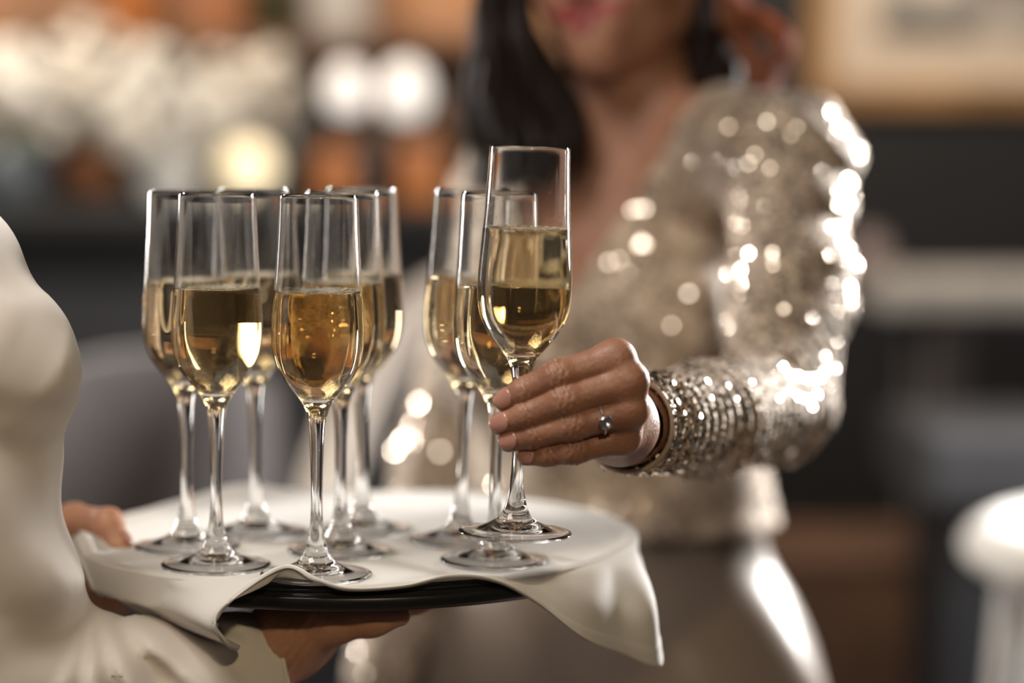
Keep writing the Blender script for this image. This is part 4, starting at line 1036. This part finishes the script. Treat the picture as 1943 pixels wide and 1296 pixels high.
for sx in (-1, 1):
    for sy in (-1, 1): tube('leg', [(0.11 + 0.11 * sx, 0.09 * sy, cc.z - 0.03), (0.11 + 0.17 * sx, 0.15 * sy, 0.0)], [0.020, 0.014], M['stone'], ch, 12)

# upholstered bar chairs between the bar and the tray
def barrel(px, top_py, d, rad, rot, mat, label, seat_z=0.74):
    c = at(px, top_py, d); t = empty('bar_chair', (c.x, d, 0)); t.rotation_euler = (0, 0, rot); tag(t, label, 'chair', 'bar chairs'); zt = c.z
    V, F = [], []; n = 40
    for i in range(n + 1):
        a = math.radians(-20 + 220 * i / n); k = math.sin(math.pi * i / n); z1 = seat_z + 0.10 + (zt - seat_z - 0.10) * k ** 0.7
        for r_, z in ((rad, seat_z - 0.02), (rad + 0.012, (seat_z + z1) / 2), (rad + 0.004, z1 - 0.012), (rad - 0.022, z1), (rad - 0.048, z1 - 0.012), (rad - 0.05, (seat_z + z1) / 2), (rad - 0.05, seat_z - 0.02)):
            V.append((r_ * math.cos(a), r_ * math.sin(a), z))
    for i in range(n):
        for k in range(7): F.append((i * 7 + k, (i + 1) * 7 + k, (i + 1) * 7 + (k + 1) % 7, i * 7 + (k + 1) % 7))
    F.append(tuple(range(7))); F.append(tuple(n * 7 + k for k in range(6, -1, -1)))
    link('backrest', mesh_np('backrest', V, F), mat, t)
    link('seat', lathe('seat', [(0, seat_z - 0.07), (rad - 0.05, seat_z - 0.07), (rad - 0.035, seat_z - 0.03), (rad - 0.05, seat_z), (0, seat_z + 0.012)], 40), mat, t)
    for i in range(4):
        a = math.pi / 4 + i * math.pi / 2
        tube('leg', [((rad - 0.08) * math.cos(a), (rad - 0.08) * math.sin(a), seat_z - 0.06), ((rad + 0.0) * math.cos(a), (rad + 0.0) * math.sin(a), 0)], [0.017, 0.012], M['dark'], t, 10)
    tube('foot_ring', [((rad - 0.03) * math.cos(a), (rad - 0.03) * math.sin(a), 0.26) for a in np.linspace(0, 2 * math.pi, 32, endpoint=False)], 0.008, M['dark'], t, 8, closed=True)
def rail_chair(px, top_py, d, rad, rot, mat, label, seat_z=0.64):
    c = at(px, top_py, d); t = empty('rail_chair', (c.x, d, 0)); t.rotation_euler = (0, 0, rot); tag(t, label, 'chair', 'bar chairs'); zt = c.z - 0.03
    pts = []
    for i in range(41):
        a = math.radians(-35 + 250 * i / 40); k = math.sin(math.pi * i / 40); pts.append((rad * math.cos(a), rad * math.sin(a), seat_z + 0.12 + (zt - seat_z - 0.12) * k ** 2.2))
    tube('padded_rail', pts, 0.034, mat, t, 14)
    for i in range(5, 37, 5): tube('spindle', [(pts[i][0] * 0.92, pts[i][1] * 0.92, seat_z - 0.02), pts[i]], 0.010, M['dark'], t, 8)
    link('seat', lathe('seat', [(0, seat_z - 0.07), (rad - 0.03, seat_z - 0.07), (rad - 0.01, seat_z - 0.03), (rad - 0.03, seat_z), (0, seat_z + 0.012)], 40), M['dark'], t)
    for i in range(4):
        a = math.pi / 4 + i * math.pi / 2; tube('leg', [((rad - 0.06) * math.cos(a), (rad - 0.06) * math.sin(a), seat_z - 0.06), (rad * math.cos(a), rad * math.sin(a), 0)], [0.018, 0.012], M['dark'], t, 10)
M['beige'] = simple('beige_leather', (0.42, 0.36, 0.31), 0.6)
rail_chair(905, 520, 3.10, 0.21, 0.0, M['beige'], 'dark chair with a curved beige padded rail behind the woman')
barrel(235, 640, 3.55, 0.22, math.radians(200), M['mauve'], 'mauve grey bar chair with a rounded back nearer the server')
